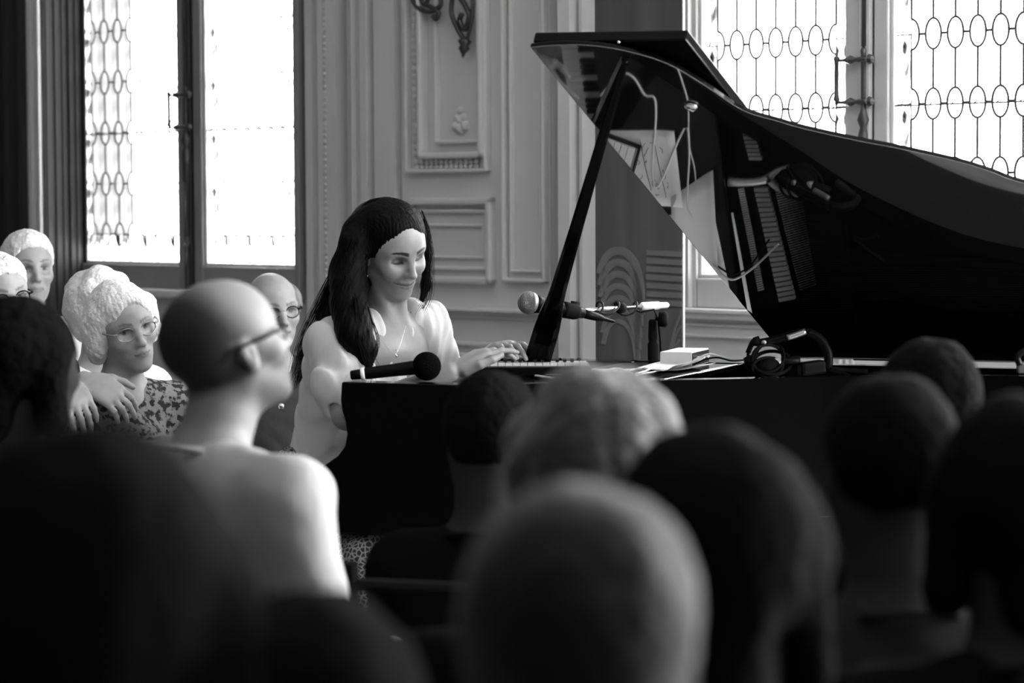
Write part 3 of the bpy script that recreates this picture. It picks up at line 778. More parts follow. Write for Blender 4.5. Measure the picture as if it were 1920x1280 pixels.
def vnoise(P, sc, seed=0):      # cheap smooth noise from sines
    q = P*sc+seed; x, y, z = q[..., 0], q[..., 1], q[..., 2]
    return (np.sin(x*1.3+2*np.sin(y*.7+z*.9))+np.sin(y*1.7+1.3*np.sin(z*1.1+x*.6))+np.sin(z*1.5+1.7*np.sin(x*.8+y*.5)))/3

class Head:
    """frame of a head: x forward, y to the person's left, z up; s scales it"""
    def __init__(h, c, az, pitch=0, roll=0, s=1.):
        az, pitch, roll = map(math.radians, (az, pitch, roll))
        Ra = np.array([[math.cos(az), -math.sin(az), 0], [math.sin(az), math.cos(az), 0], [0, 0, 1]])
        Rp = np.array([[math.cos(pitch), 0, -math.sin(pitch)], [0, 1, 0], [math.sin(pitch), 0, math.cos(pitch)]])
        Rr = np.array([[1, 0, 0], [0, math.cos(roll), -math.sin(roll)], [0, math.sin(roll), math.cos(roll)]])
        h.R = Ra@Rp@Rr; h.c = np.asarray(c, float); h.s = s
    def __call__(h, x, y, z): return h.c+h.s*(h.R@np.array([x, y, z]))
    def loc(h, P): return ((P-h.c)@h.R)/h.s
    def E(h, sd, c, r, k=.02, sub=False, tilt=None):
        Rm = h.R if tilt is None else h.R@tilt
        return sd.ell(h(*c), np.array(r)*h.s, Rm, k*h.s, sub)
    def C(h, sd, a, b, ra, rb, k=.015, sub=False, flat=None): return sd.cone(h(*a), h(*b), ra*h.s, rb*h.s, k*h.s, sub, flat)
def roty(a):
    a = math.radians(a); return np.array([[math.cos(a), 0, math.sin(a)], [0, 1, 0], [-math.sin(a), 0, math.cos(a)]])
def head_sdf(sd, h, female=False, smile=False, old=False, closed=False):
    E, C = h.E, h.C
    jw = .90 if female else 1.0
    E(sd, (-.012, 0, .032), (.097, .076, .088), .02)                     # cranium
    E(sd, (.035, 0, .022), (.058, .064, .072), .03)                      # forehead
    E(sd, (.030, 0, -.040), (.058, .056*jw+.002, .076), .03)             # face
    for k in (-1, 1):
        C(sd, (-.005, .052*jw*k, -.045), (.058, .016*jw*k, -.098), .017, .014, .03)   # jaw
        E(sd, (.060, .039*k, -.024), (.024, .024, .021), .02)            # cheekbone
        if smile: E(sd, (.066, .036*k, -.033), (.018, .017, .014), .018)
        C(sd, (.081, .012*k, .024), (.066, .046*k, .022), .0085, .008, .016)           # brow
        E(sd, (.086, .032*k, .002), (.014, .018, .011), .014, True)      # socket
        E(sd, (.0665, .032*k, .003), (.0145, .0165, .0135), .004)          # eyeball and lids
        if closed: C(sd, (.0790, .019*k, -.0045), (.0735, .044*k, -.0015), .0022, .0022, .004)
        E(sd, (.0960, .0115*k, -.037), (.0085, .0075, .0070), .006)         # wing of the nose
        E(sd, (.099, .0065*k, -.0435), (.004, .003, .003), .003, True)
        # ear
        E(sd, (.000, .0755*k, -.006), (.015, .0070, .0275), .006, False, roty(-12))
        E(sd, (.002, .0835*k, .000), (.0075, .005, .014), .004, True, roty(-12))
        E(sd, (.003, .074*k, -.027), (.009, .006, .009), .005)
    C(sd, (.082, 0, .016), (.102, 0, -.020), .0085, .0080, .012)              # bridge
    E(sd, (.108, 0, -.033), (.0105, .0100, .0090), .010)                         # tip
    E(sd, (.062, 0, -.100), (.020, .022*jw, .016), .02)                          # chin
    E(sd, (.070, 0, -.062), (.021, .030, .024), .02)                             # muzzle
    mwid = .034 if smile else .025; up = .0055 if smile else 0
    M = [(.0905, 0, -.0650), (.0885, .010, -.0648), (.0830, .020, -.0642+up*.4), (.0735, mwid, -.0640+up)]
    for k in (-1, 1):
        f = lambda p, dx, dz: (p[0]+dx, p[1]*k, p[2]+dz)
        for i in range(3):
            w0, w1 = (1, .85, .55, .2)[i], (1, .85, .55, .2)[i+1]
            C(sd, f(M[i], -.001, .0040*w0), f(M[i+1], -.001, .0040*w1), .0040*w0+.0008, .0040*w1+.0008, .004)
            C(sd, f(M[i], -.0015, -.0050*w0), f(M[i+1], -.0015, -.0050*w1), .0050*w0+.0008, .0050*w1+.0008, .004)
        for i in range(3): C(sd, f(M[i], .0055, 0), f(M[i+1], .005, 0), .0014, .0014, .0035, True)
        if smile or old:
            C(sd, (.099, .020*k, -.036), (.0790, .0385*k, -.060), .0026, .0026, .012, True)
    if old:
        for k in (-1, 1): C(sd, (.088, .020*k, -.014), (.080, .042*k, -.016), .002, .002, .008, True)
    return sd
def sst(x, a, b): t = np.clip((x-a)/(b-a), 0, 1); return t*t*(3-2*t)
def head_tint(h, brows=.12, lips=.62, eyes=True, stubble=0., cap=None, lash=False, up=0.):
    def f(P):
        q = h.loc(P); x, y, z = q.T; t = np.ones(len(P)); ay = np.abs(y)
        def dark(mask, v):
            nonlocal t; t = t*(1-mask*(1-v))
        if brows < 1:
            u = np.clip((ay-.013)/.040, 0, 1)
            arch = .0235+.0075*np.sin(u*math.pi*.72)-.004*u
            bw = (.0048 if lash else .0036)*(1-.7*u**1.5)
            dark((x > .045)*sst(-np.abs(z-arch), -bw-.0012, -bw+.0006)*sst(ay, .010, .0135)*sst(-ay, -.056, -.050), .05 if lash else brows)
        mw = .034 if up else .025; v = np.clip(ay/mw, 0, 1); zc = -.065+up*v**2
        hi = zc+.0078*(1-v**2)-.0012*np.exp(-(ay/.003)**2); lo = zc-.0098*(1-v**2.2)
        dark((x > .066)*sst(z, lo-.0012, lo+.0006)*sst(-z, -hi-.0010, -hi+.0006)*(ay < mw), lips)
        dark((x > .066)*sst(-np.abs(z-zc), -.0019, -.0006)*(ay < mw+.001), .3 if lash else .45)
        if lash:
            zc = -.0035-.0028*np.sin(np.clip((ay-.018)/.028, 0, 1)*math.pi)+.05*(ay-.018)
            dark((x > .055)*sst(-np.abs(z-zc), -.0034, -.0016)*sst(ay, .0150, .018)*sst(-ay, -.052, -.047), .04)
            dark((x > .06)*sst(z, zc-.001, zc+.002)*sst(-z, -.012, -.004)*sst(ay, .014, .020)*sst(-ay, -.052, -.045), .45)
        elif eyes:
            dark((x > .06)*sst(-np.hypot((ay-.0315)/1.15, z-.001), -.0062, -.0045), .12)
            dark((x > .06)*(ay > .018)*(ay < .046)*sst(-np.abs(z-.0068), -.0022, -.0008), .25)
        if stubble: dark(sst(-z, .036, .050)*sst(x, -.02, .01), stubble)
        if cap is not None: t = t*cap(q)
        return t
    return f
def hand_sdf(sd, wr, d, n, side, curl=(.5, .5, .5, .5), spread=1., s=1., thumb=.6, elbow=None):
    """wrist, direction of the fingers, normal out of the back of the hand, side +1 if the thumb lies towards cross(d, n)"""
    d = nrm(d); n = nrm(n-d*np.dot(n, d)); l = np.cross(d, n)*side
    L = (.080, .088, .082, .066)
    for i, ln in enumerate(L):
        y = (.030-.0205*i)*s
        k = wr+d*(.088-.004*abs(i-1))*s+l*y
        sd.cone(wr+l*y*.62+d*.012*s, k, .0135*s, .0105*s, .014*s)
        dd = nrm(d+l*(.06*(1.5-i))*spread); c = curl[i]; p = k; r0 = .0093
        for j, (fr, an) in enumerate(((.46, .55), (.30, .95), (.24, .7))):
            ang = c*an; ca, sa = math.cos(ang), math.sin(ang); dd2 = nrm(dd*ca-n*sa); n = n
            q = p+dd2*ln*fr*s*1.05; r1 = r0-.0011
            sd.cone(p, q, r0*s, r1*s, .004*s); p = q; r0 = r1; dd = dd2
    sd.ell(wr+d*.05*s, np.array([.046, .040, .014])*s, np.array([d, l, n]).T, .016*s)
    t0 = wr+d*.016*s+l*.022*s-n*.006*s; t1 = wr+d*.046*s+l*.050*s-n*.014*s*thumb
    t2 = t1+nrm(d*.9+l*.35-n*.25*thumb)*.034*s; t3 = t2+nrm(d*1.0+l*.05-n*.2*thumb)*.027*s
    sd.cone(t0, t1, .0155*s, .0120*s, .014*s); sd.cone(t1, t2, .0112*s, .0098*s, .006*s); sd.cone(t2, t3, .0098*s, .0078*s, .004*s)
    return l
def glasses(par, h, m='black_plastic', r=.0017, rim=True, lens_w=.024, lens_h=.018):
    mb = MB(); F = lambda x, y, z: h(x, y, z)
    for k in (-1, 1):
        c = (.094, .033*k, -.001)
        mb.tube([F(c[0]-.010*abs(math.cos(a))*(1 if math.cos(a)*k > 0 else .1), c[1]+lens_w*math.cos(a), c[2]+lens_h*math.sin(a)) for a in np.linspace(0, 2*math.pi, 28, endpoint=False)], r*h.s, 6, closed=True)
        mb.tube(smooth_path([F(.088, .056*k, .006), F(.076, .0715*k, .008), F(.03, .0785*k, .010), F(-.012, .0815*k, .012), F(-.026, .0805*k, -.008)], 20), r*h.s*1.1, 6, flat=1.6)
    mb.tube([F(.095, -.010, .004), F(.099, 0, .006), F(.095, .010, .004)], r*h.s, 6)
    return mb.build('glasses', m, par, True)

# ---------------------------------------------------------------- a plain audience chair
def make_chair():
    c = empty('audience_chair', (0, 0, 0), 'plain dark wooden chair under a seated listener', 'chair', 'chairs of the audience')
    mb = MB(); mb.box([0, 0, .435], [X, Y, Z], [.21, .21, .02]); mb.build('seat', 'cushion', c, bevel=.012)
    for i in (-1, 1):
        for j in (-1, 1):
            mb = MB(); mb.tube([[.18*i, .18*j, 0], [.17*i, .17*j, .42]], .016, 6); mb.build('leg', 'chair_wood', c)
        mb = MB(); mb.tube([[-.19, .185*i, .42], [-.23, .185*i, .84]], .015, 6); mb.build('back_post', 'chair_wood', c)
    for z in (.62, .80):
        mb = MB(); mb.tube([[-.21-.03*(z-.6), -.185, z], [-.235-.03*(z-.6), 0, z], [-.21-.03*(z-.6), .185, z]], .022, 6, flat=.5); mb.build('back_rail', 'chair_wood', c)
    return c
chair0 = make_chair(); chair_used = [False]
def place_chair(x, y, az, who):
    c = chair0 if not chair_used[0] else copy_tree(chair0); chair_used[0] = True
    c.location = (x, y, 0); c.rotation_euler = (0, 0, math.radians(az)); c['label'] = 'dark wooden audience chair under the '+who; return c

def fluffy(sd, h, n, r, lo, amp, seed):
    rs = np.random.RandomState(seed)
    for i in range(n):
        d = nrm(rs.normal(size=3)*[1, 1, .9]+[-.25, 0, .45]); p = np.array([-.015, 0, .03])+d*np.array([.097, .078, .088])*amp
        if p[2] < lo or (p[0] > .055 and p[2] < .06): continue
        h.E(sd, p, (r, r, r), .02)

def hair_for(par, h, style, m, hres, seed=1):
    sd = SDF()
    if style == 'bald':
        return None
    if style == 'fringe':         # balding: hair round the back and sides only
        h.E(sd, (-.012, 0, .022), (.102, .098, .080), .02); h.E(sd, (.050, 0, .105), (.088, .058, .072), .012, True)
        h.E(sd, (.152, 0, .0), (.085, .085, .14), .012, True); h.E(sd, (.02, 0, -.09), (.11, .12, .06), .01, True)
        h.E(sd, (.0, .079, -.012), (.020, .022, .030), .006, True); h.E(sd, (.0, -.079, -.012), (.020, .022, .030), .006, True)
    elif style == 'short':
        h.E(sd, (-.018, 0, .036), (.101, .083, .093), .02); h.E(sd, (.020, 0, .058), (.070, .068, .062), .03)
        h.E(sd, (.112, 0, -.008), (.080, .10, .082), .012, True); h.E(sd, (.012, 0, -.10), (.11, .12, .075), .01, True)
        for k in (-1, 1): h.E(sd, (.004, .080*k, -.014), (.022, .022, .032), .006, True)
    elif style == 'fluffy':
        h.E(sd, (-.022, 0, .036), (.108, .094, .098), .02); h.E(sd, (-.04, 0, -.03), (.075, .085, .06), .03); fluffy(sd, h, 70, .026, -.07, 1.05, seed)
        h.E(sd, (.112, 0, -.030), (.072, .075, .098), .012, True)
    elif style == 'wavy':
        h.E(sd, (-.020, 0, .034), (.106, .090, .092), .02); h.E(sd, (.030, 0, .070), (.060, .066, .040), .03)
        for k in (-1, 1):
            h.C(sd, (.02, .074*k, .045), (.0, .086*k, -.035), .026, .022, .03); h.C(sd, (-.03, .075*k, .01), (-.03, .080*k, -.06), .035, .025, .03)
        h.C(sd, (-.07, 0, .01), (-.07, 0, -.06), .055, .045, .03); h.E(sd, (.120, 0, -.012), (.072, .070, .108), .012, True)
    elif style == 'bob':
        h.E(sd, (-.022, 0, .032), (.110, .094, .100), .02)
        for k in (-1, 1): h.C(sd, (-.005, .070*k, .02), (-.010, .082*k, -.085), .034, .030, .03)
        h.C(sd, (-.07, 0, .01), (-.075, 0, -.09), .05, .045, .03); h.E(sd, (.112, 0, -.025), (.074, .064, .110), .012, True)
    elif style == 'updo':
        h.E(sd, (-.022, 0, .036), (.108, .090, .098), .02); h.E(sd, (-.095, 0, .075), (.045, .05, .04), .02); h.E(sd, (-.05, 0, -.03), (.06, .07, .05), .03)
        h.E(sd, (.112, 0, -.020), (.076, .090, .095), .012, True)
    disp = lambda P: (.007 if style == 'wavy' else .002)*vnoise(h.loc(P)*np.array([1, 1, .6]), 26, seed)+.0025*vnoise(h.loc(P)*np.array([1, 1, .5]), 60, seed)+.0008*np.sin(np.arctan2(h.loc(P)[:, 1], h.loc(P)[:, 0]+.02)*50+5*vnoise(h.loc(P), 25, seed))+.0015*vnoise(h.loc(P), 130, seed)
    return sdf_obj('hair', sd, hres, m, par, disp=disp)

def person(label, px, py, D, az, pitch=0, roll=0, hair='short', hm='hair_grey', shirt='cloth_dark', skin='skin_old', res=.007, gl=None, s=1., body_az=None,
           lean=(0, 0), female=False, eyes=True, shw=.19, collar=False, brows=.4, hands=None, stub=0, seat=.455, who=None, leg=.44, cap=None):
    hc = pt(px, py, D); h = Head(hc, az, pitch, roll, s); baz = az if body_az is None else body_az
    B = Head((hc[0], hc[1], 0), baz); fwd = B.R[:, 0]; lft = B.R[:, 1]
    nk = hc-fwd*.045+lft*lean[1]*.4-fwd*lean[0]*.4; nk[2] = hc[2]-.185*s
    pel = nk-fwd*(lean[0]+.04)+lft*lean[1]; pel[2] = seat+.115
    root = empty('person', [pel[0], pel[1], 0], label, 'person')
    ch = nk*.72+pel*.28; wa = nk*.35+pel*.65; ch[2] = nk[2]-.15; wa[2] = (nk[2]+pel[2])/2-.08
    shl = [nk+lft*shw*k-Z*.045-fwd*.005 for k in (-1, 1)]
    def torso(sd, g=0.):
        TR = B.R
        sd.ell(ch, [.115+g, .165+g, .17], TR, .06); sd.ell(wa, [.105+g, .145+g, .15], TR, .08); sd.ell(pel, [.13+g, .17+g, .12], TR, .08)
        for k, sh in zip((-1, 1), shl):
            sd.cone(nk-Z*.005+lft*.03*k, sh, .048+g, .055+g, .05)
            el = sh-Z*.27+fwd*.06+lft*.035*k; wr = el+fwd*.21-Z*.02-lft*.08*k
            if hands: el = sh-Z*.25+fwd*.12+lft*.03*k; wr = hands[0]-fwd*.05+lft*.03*k
            sd.cone(sh, el, .053+g, .043+g, .05); sd.cone(el, wr, .042+g, .030+g*.8, .03)
            yield el, wr
    sd = SDF(); head_sdf(sd, h, female=female, old=skin == 'skin_old'); sd.cone(h(-.02, 0, -.06), nk-Z*.03, .052*s if female else .060*s, .060*s, .03)
    fl = list(torso(sd, -.012))
    for k, (el, wr) in zip((-1, 1), fl):
        hd = nrm(fwd*1-lft*.35*k-Z*.15)
        if hands: hd = nrm(np.array(hands[1])+lft*.25*k)
        hand_sdf(sd, wr+hd*.01, hd, Z if not hands else np.array(hands[2]), -k, (.8, .8, .8, .8))
    sdf_obj('body', sd, res, skin, root, tint=head_tint(h, brows=brows, eyes=eyes, stubble=stub, cap=cap))
    sd = SDF(); list(torso(sd, .006)); 
    sd.plane(nk+Z*(.055 if collar else .035)+fwd*.02, nrm(Z+fwd*.35))
    so = sdf_obj('shirt', sd, max(res*1.3, .010), shirt, root, disp=lambda P: .004*vnoise(P, 22, px)+.002*vnoise(P, 60, 3))
    ring = MB(); rc = nk+Z*(.030 if collar else .012)-fwd*.006
    ring.tube([rc+fwd*.074*math.cos(t)+lft*.076*math.sin(t)+Z*(-.022*math.cos(t)) for t in np.linspace(0, 2*math.pi, 24, endpoint=False)], .006, 8, closed=True)
    ring.build('collar', shirt, so, True)
    sd = SDF(); sd.ell(pel, [.145, .18, .125], B.R, .06)
    for k in (-1, 1):
        hp = pel+lft*.09*k-Z*.03; kn = pel+fwd*leg+lft*.11*k-Z*.02; an = kn+fwd*.02; an[2] = .09
        sd.cone(hp, kn, .085, .062, .05); sd.cone(kn, an, .060, .045, .03)
    sdf_obj('trousers', sd, .022, 'cloth_dark', root)
    for k in (-1, 1):
        kn = pel+fwd*leg+lft*.11*k; sd = SDF(); sd.cone([*(kn-fwd*.03)[:2], .045], [*(kn+fwd*.16)[:2], .035], .042, .035, .02); sd.plane([0, 0, .0], -Z)
        sdf_obj('shoe', sd, .018, 'cloth_dark', root)
    hair_for(root, h, hair, hm, max(.0035, res*.8), int(px))
    if gl: glasses(root, h, gl)
    place_chair(pel[0], pel[1], baz, who or ' '.join(label.split()[1:6]) if who is None else who)
    return root, h, B

# ================================================================== THE PIANIST
wo = empty('person', [*pt(600, 900, 6.78)[:2], 0], 'smiling pianist with long dark hair, white blouse, earring and necklace, at the grand piano', 'person')
WH = Head(pt(732, 465, 6.62), -50, -22, 9, 1.01)
Rs, Ls = pt(630, 645, 6.57), pt(790, 612, 6.76)
nk = pt(722, 592, 6.68); chs = pt(702, 700, 6.72); wai = pt(652, 812, 6.80); pel = pt(604, 930, 6.84)
Re, Rw = pt(652, 775, 6.47), pt(846, 697, 6.44)
Le, Lw = pt(842, 735, 6.86), pt(915, 668, 6.74)
sf = nrm(np.cross(Rs-Ls, Z)*1.); sf = sf if sf[1] < 0 else -sf; sf[2] = 0; sf = nrm(sf); sl = np.cross(Z, sf)
TB = np.array([sf, sl, Z]).T
sd = SDF(); head_sdf(sd, WH, female=True, smile=True, closed=True)
sd.cone(WH(-.022, 0, -.065), nk-Z*.01, .045, .046, .022)
for q in (Rs, Ls): sd.cone(nk-Z*.03, q-Z*.01, .034, .044, .05)
sd.ell(chs-Z*.0, [.095, .15, .15], TB, .05); sd.ell(wai, [.09, .13, .14], TB, .06); sd.ell(pel, [.11, .16, .12], TB, .06)
sd.ell(nk-Z*.085+sf*.012, [.078, .13, .085], TB, .04)
for k in (-1, 1):                                       # collar bones and the hollow of the neck
    sd.cone(nk-Z*.052+sf*.058+sl*.012*k, nk-Z*.036+sf*.040+sl*.11*k, .0085, .008, .018)
    sd.cone(WH(-.01, .050*k, -.05), nk-Z*.052+sf*.060+sl*.010*k, .013, .009, .02)
sd.cone(Rs, Re, .044, .037, .04); sd.cone(Re, Rw, .037, .0235, .03)
sd.cone(Ls, Le, .044, .037, .04); sd.cone(Le, Lw, .037, .0235, .03)
hR = pt(935, 668, 6.50)-Rw; hL = pt(975, 660, 6.62)-Lw
hand_sdf(sd, Rw+nrm(hR)*.015, hR+Z*.035, Z*.9-sl*0.1+nrm(hR)*.25, 1, (.35, .62, .5, .45), 1.3, .98, .3)
hand_sdf(sd, Lw+nrm(hL)*.005, hL+Z*.045, Z, -1, (.6, .85, .8, .7), 1.0, .95)
sdf_obj('body', sd, .0026, 'skin', wo, tint=head_tint(WH, lash=True, up=.0055, lips=.66))
# blouse
def blouse_sdf():
    sd = SDF(); g = .018
    sd.ell(chs+Z*.02, [.098+g, .158+g, .155], TB, .05); sd.ell((chs+wai)/2-Z*.01, [.108, .150, .15], TB, .07)
    sd.ell(wai-Z*.01-sl*.0, [.108, .135, .12], TB, .06); sd.ell(wai-Z*.055-X*.015, [.118, .135, .055], TB, .03)
    for q in (Rs, Ls): sd.cone(nk-Z*.035, q, .042, .040+g, .07)
    sd.cone(pt(628, 655, 6.66), pt(624, 790, 6.74), .056, .062, .08); sd.cone(Rs, Rs+(Re-Rs)*.62, .056, .062, .07); sd.cone(Ls, Ls+(Le-Ls)*.62, .052+g, .058, .03)
    e1 = Rs+(Re-Rs)*.80; sd.cone(Rs+(Re-Rs)*.45, e1, .058, .050, .06)
    e2 = Ls+(Le-Ls)*.80; sd.cone(Ls+(Le-Ls)*.45, e2, .056, .056, .03)
    # V neckline
    v0 = nk+Z*.02+sf*.09; v1 = nk+sf*.115-Z*.080
    for t in np.linspace(0, 1, 7):
        c = v0*(1-t)+v1*t; sd.ell(c, [.09, .062*(1-t)+.006, .03], TB, .008, True)
    sd.ell(nk+Z*.035, [.085, .066, .05], TB, .01, True)
    for e, s0 in ((e1, Rs+(Re-Rs)*.5), (e2, Ls+(Le-Ls)*.5)):
        d = nrm(e-s0); sd.cone(e-d*.010, e+d*.08, .043, .050, .006, True)
    return sd
def folds(P):
    q = (P-chs)@TB; x, y, z = q.T
    lo = np.clip((z+.05)/-.30, 0, 1)
    f = .0095*np.sin(y*78+z*18+1.4*np.sin(z*14))*(.6+lo)+.0028*np.sin(y*205-z*26+2*np.sin(z*9+x*12))*(.8+lo)
    f = f+.006*np.sin(y*46-z*30+1.5*np.sin(z*11))*np.exp(-((y-.09)/.07)**2)*sst(x, 0, .05); qr = np.linalg.norm(P-Rs, axis=1); f = f+.0045*np.sin(qr*80+y*30)*np.exp(-(qr/.22)**2)
    return f+.0015*vnoise(P, 60)
print('EAR', pj(WH(.006, -.078, -.034)), 'chin', pj(WH(.07, 0, -.118)), 'nose', pj(WH(.118, 0, -.033)))
bs = blouse_sdf(); blo = sdf_obj('blouse', bs, .0035, 'blouse', wo, disp=folds)
def snap(x, y, off=.0):                    # first point of the blouse met along that line of sight
    ds = np.linspace(6.2, 7.1, 600); P = np.array([pt(x, y, d_) for d_ in ds]); D = bs.ev(P, bs.add_, bs.sub_, folds)
    k = np.argmax(D < 0); return P[k] if D[k] < 0 else None
def seam(pts, name):
    q = [snap(x, y) for x, y in smooth_path([(a, b, 0) for a, b in pts], 24)[:, :2]]; q = [p for p in q if p is not None]
    if len(q) > 4:
        q = np.array(q); q[1:-1] = (q[:-2]+q[1:-1]+q[2:])/3; mb = MB(); mb.tube(q, .0016, 5); mb.build(name, 'seam', blo, True)
seam([(770, 584), (772, 600), (769, 618), (762, 636), (750, 656), (740, 666)], 'neck_seam')
# patterned trousers
kn = pt(690, 1052, 6.44); an = pt(752, 1330, 6.40); kn2 = pt(775, 1045, 6.66); an2 = pt(835, 1330, 6.62)
sd = SDF(); sd.ell(pel+Z*.02, [.13, .175, .14], TB, .06); sd.ell(wai-Z*.075, [.10, .128, .06], TB, .04)
sd.cone(pel-Z*.02-sl*.07, kn, .090, .066, .05); sd.cone(kn, an, .070, .062, .04)
sd.cone(pel-Z*.02+sl*.07, kn2, .090, .066, .05); sd.cone(kn2, an2, .066, .060, .04)
sdf_obj('trousers', sd, .008, 'print_trousers', wo, disp=lambda P: .004*vnoise(P, 26))
for a_n in (an, an2):
    sd = SDF(); c = np.array([*a_n[:2], .05]); sd.cone(c-a_*.02, c+a_*.15-Z*.015, .040, .032, .02); sd.cone(c, [*a_n[:2], an[2]], .036, .036, .03); sdf_obj('shoe', sd, .01, 'black_rubber', wo)
# hair: a dark mass framing the face, falling behind the shoulder and in one lock in front
sd = SDF()
WH.E(sd, (-.020, 0, .036), (.106, .088, .086), .02); WH.E(sd, (.004, .0, .068), (.070, .068, .048), .03)
HP = lambda x, y, D: pt(x, y, D)
for pts, rad in (
        ([HP(676, 440, 6.60), HP(657, 520, 6.60), HP(640, 590, 6.62), HP(606, 640, 6.66), HP(580, 680, 6.70)], [.050, .050, .046, .036, .016]),
        ([HP(700, 425, 6.66), HP(660, 520, 6.72), HP(630, 600, 6.76), HP(590, 670, 6.78), HP(572, 715, 6.8)], [.055, .052, .046, .034, .014]),
        ([HP(662, 460, 6.56), HP(654, 540, 6.54), HP(662, 600, 6.51), HP(684, 655, 6.50), HP(690, 690, 6.51)], [.032, .034, .038, .028, .008]),
        ([HP(656, 500, 6.58), HP(652, 570, 6.53), HP(662, 625, 6.49), HP(676, 672, 6.50)], [.040, .036, .034, .014]),
        ([HP(783, 420, 6.70), HP(798, 470, 6.72), HP(800, 530, 6.72), HP(785, 585, 6.73)], [.018, .013, .009, .003]),
        ([HP(745, 560, 6.78), HP(765, 585, 6.78), HP(778, 600, 6.78)], [.030, .022, .012])):
    for i in range(len(pts)-1): sd.cone(pts[i], pts[i+1], rad[i], rad[i+1], .03)
WH.E(sd, (.125, .0, -.010), (.078, .070, .106), .010, True)        # the face stays free
WH.E(sd, (.115, -.006, .045), (.055, .042, .052), .012, True)
WH.E(sd, (.050, -.062, -.045), (.050, .030, .045), .010, True)
WH.E(sd, (.008, -.095, -.016), (.020, .045, .030), .008, True)       # ear shows
def hdisp(P):
    q = WH.loc(P); an_ = np.arctan2(q[:, 1], q[:, 0]+.02)
    return .0006*np.sin(an_*60+3*np.sin(q[:, 2]*9)+2*vnoise(P, 14))+.0007*np.sin(an_*130+q[:, 2]*20)+.0015*vnoise(P, 40)
ho = sdf_obj('hair', sd, .003, 'hair_black', wo, disp=hdisp)
# loose strands
J = MB(); rs = np.random.RandomState(3)
def strand(pts, n, sp, r=.0006):
    for i in range(n):
        o = rs.normal(size=3)*sp; P = [p+o*(.3+j/len(pts))+rs.normal(size=3)*sp*.25 for j, p in enumerate(pts)]
        J.tube(smooth_path(P, 14), np.linspace(r, r*.5, len(smooth_path(P, 14))), 3)
strand([HP(795, 410, 6.66), HP(806, 460, 6.66), HP(806, 520, 6.66), HP(800, 560, 6.68), HP(783, 590, 6.70)], 26, .006)
strand([HP(790, 395, 6.62), HP(803, 440, 6.63), HP(800, 500, 6.66), HP(790, 560, 6.70)], 20, .007)
strand([HP(765, 570, 6.74), HP(785, 578, 6.72), HP(802, 585, 6.72)], 12, .006)
strand([HP(660, 450, 6.52), HP(620, 540, 6.58), HP(585, 640, 6.66), HP(560, 720, 6.72)], 40, .010, .0009)
strand([HP(645, 470, 6.56), HP(605, 560, 6.62), HP(570, 640, 6.70), HP(560, 700, 6.74)], 40, .012, .0009)
strand([HP(665, 560, 6.47), HP(672, 620, 6.46), HP(688, 670, 6.46), HP(700, 702, 6.46)], 40, .008, .0008)
strand([HP(690, 575, 6.46), HP(700, 610, 6.46), HP(708, 640, 6.47), HP(700, 665, 6.47)], 16, .005)
strand([HP(700, 385, 6.6), HP(740, 382, 6.6), HP(775, 398, 6.6), HP(792, 420, 6.6)], 14, .004)
def shell(x, y, z, k=1.0):
    d = np.array([x+.020, y, z-.036]); r = math.sqrt((d[0]/.106)**2+(d[1]/.088)**2+(d[2]/.086)**2); d = d/r*k; return WH(d[0]-.020, d[1], d[2]+.036)
for k_ in (-1, 1):
    for i in range(90):
        t = rs.rand(); x0 = .066-.13*t; g = [(x0, .004*k_, .12), (x0+.006-.02*t, .030*k_, .105), (x0-.004-.02*t, .062*k_, .075), (x0-.028-.02*t, .080*k_, .030), (x0-.055-.01*t, .086*k_, -.030)]
        jt = rs.normal(size=3)*.002; P = [shell(*np.add(q, jt), k=1.008+.010*rs.rand()) for q in g]; P = smooth_path(P, 16); J.tube(P, np.linspace(.0008, .0006, len(P)), 3)
J.build('hair_strands', 'hair_black', ho, True)
# earring: hook, thread and a small heart
mb = MB(); e0 = WH(.006, -.078, -.034); mb.tube([e0, e0-Z*.012, e0-Z*.020+X*.001], .0007, 5)
c = e0-Z*.026+X*.002-Y*.004
mb.ball(c+X*.0028+Z*.001, .0034, 8); mb.ball(c-X*.0028+Z*.001, .0034, 8); mb.lathe(c, c-Z*.008, [(0, .0045), (.5, .0025), (1, .0005)], 8)
mb.build('earring', 'chrome', wo, True)
# fine necklace with a pendant
mb = MB(); nb = pt(743, 664, 6.48)
mb.tube(smooth_path([pt(700, 600, 6.56), pt(712, 632, 6.51), pt(728, 654, 6.485), nb], 16), .0006, 5); mb.tube(smooth_path([nb, pt(752, 640, 6.52), pt(762, 606, 6.60)], 12), .0006, 5)
mb.lathe(nb, nb-Z*.010, [(0, .001), (.4, .0035), (.8, .002), (1, .0003)], 8); mb.build('necklace', 'chrome', wo, True)
# bench
bn = empty('piano_bench', [*pel[:2], 0], 'black piano bench under the smiling pianist', 'bench')
mb = MB(); mb.box([pel[0], pel[1], pel[2]-.145], [a_, b_, Z], [.17, .30, .035]); mb.build('seat', 'cushion', bn, bevel=.015)
for i in (-1, 1):
    for j in (-1, 1):
        mb = MB(); c = np.array([pel[0], pel[1], 0])+a_*.14*i+b_*.26*j; zt = pel[2]-.18; mb.box(c+Z*zt/2, [a_, b_, Z], [.02, .02, zt/2]); mb.build('leg', 'lacquer_case', bn)

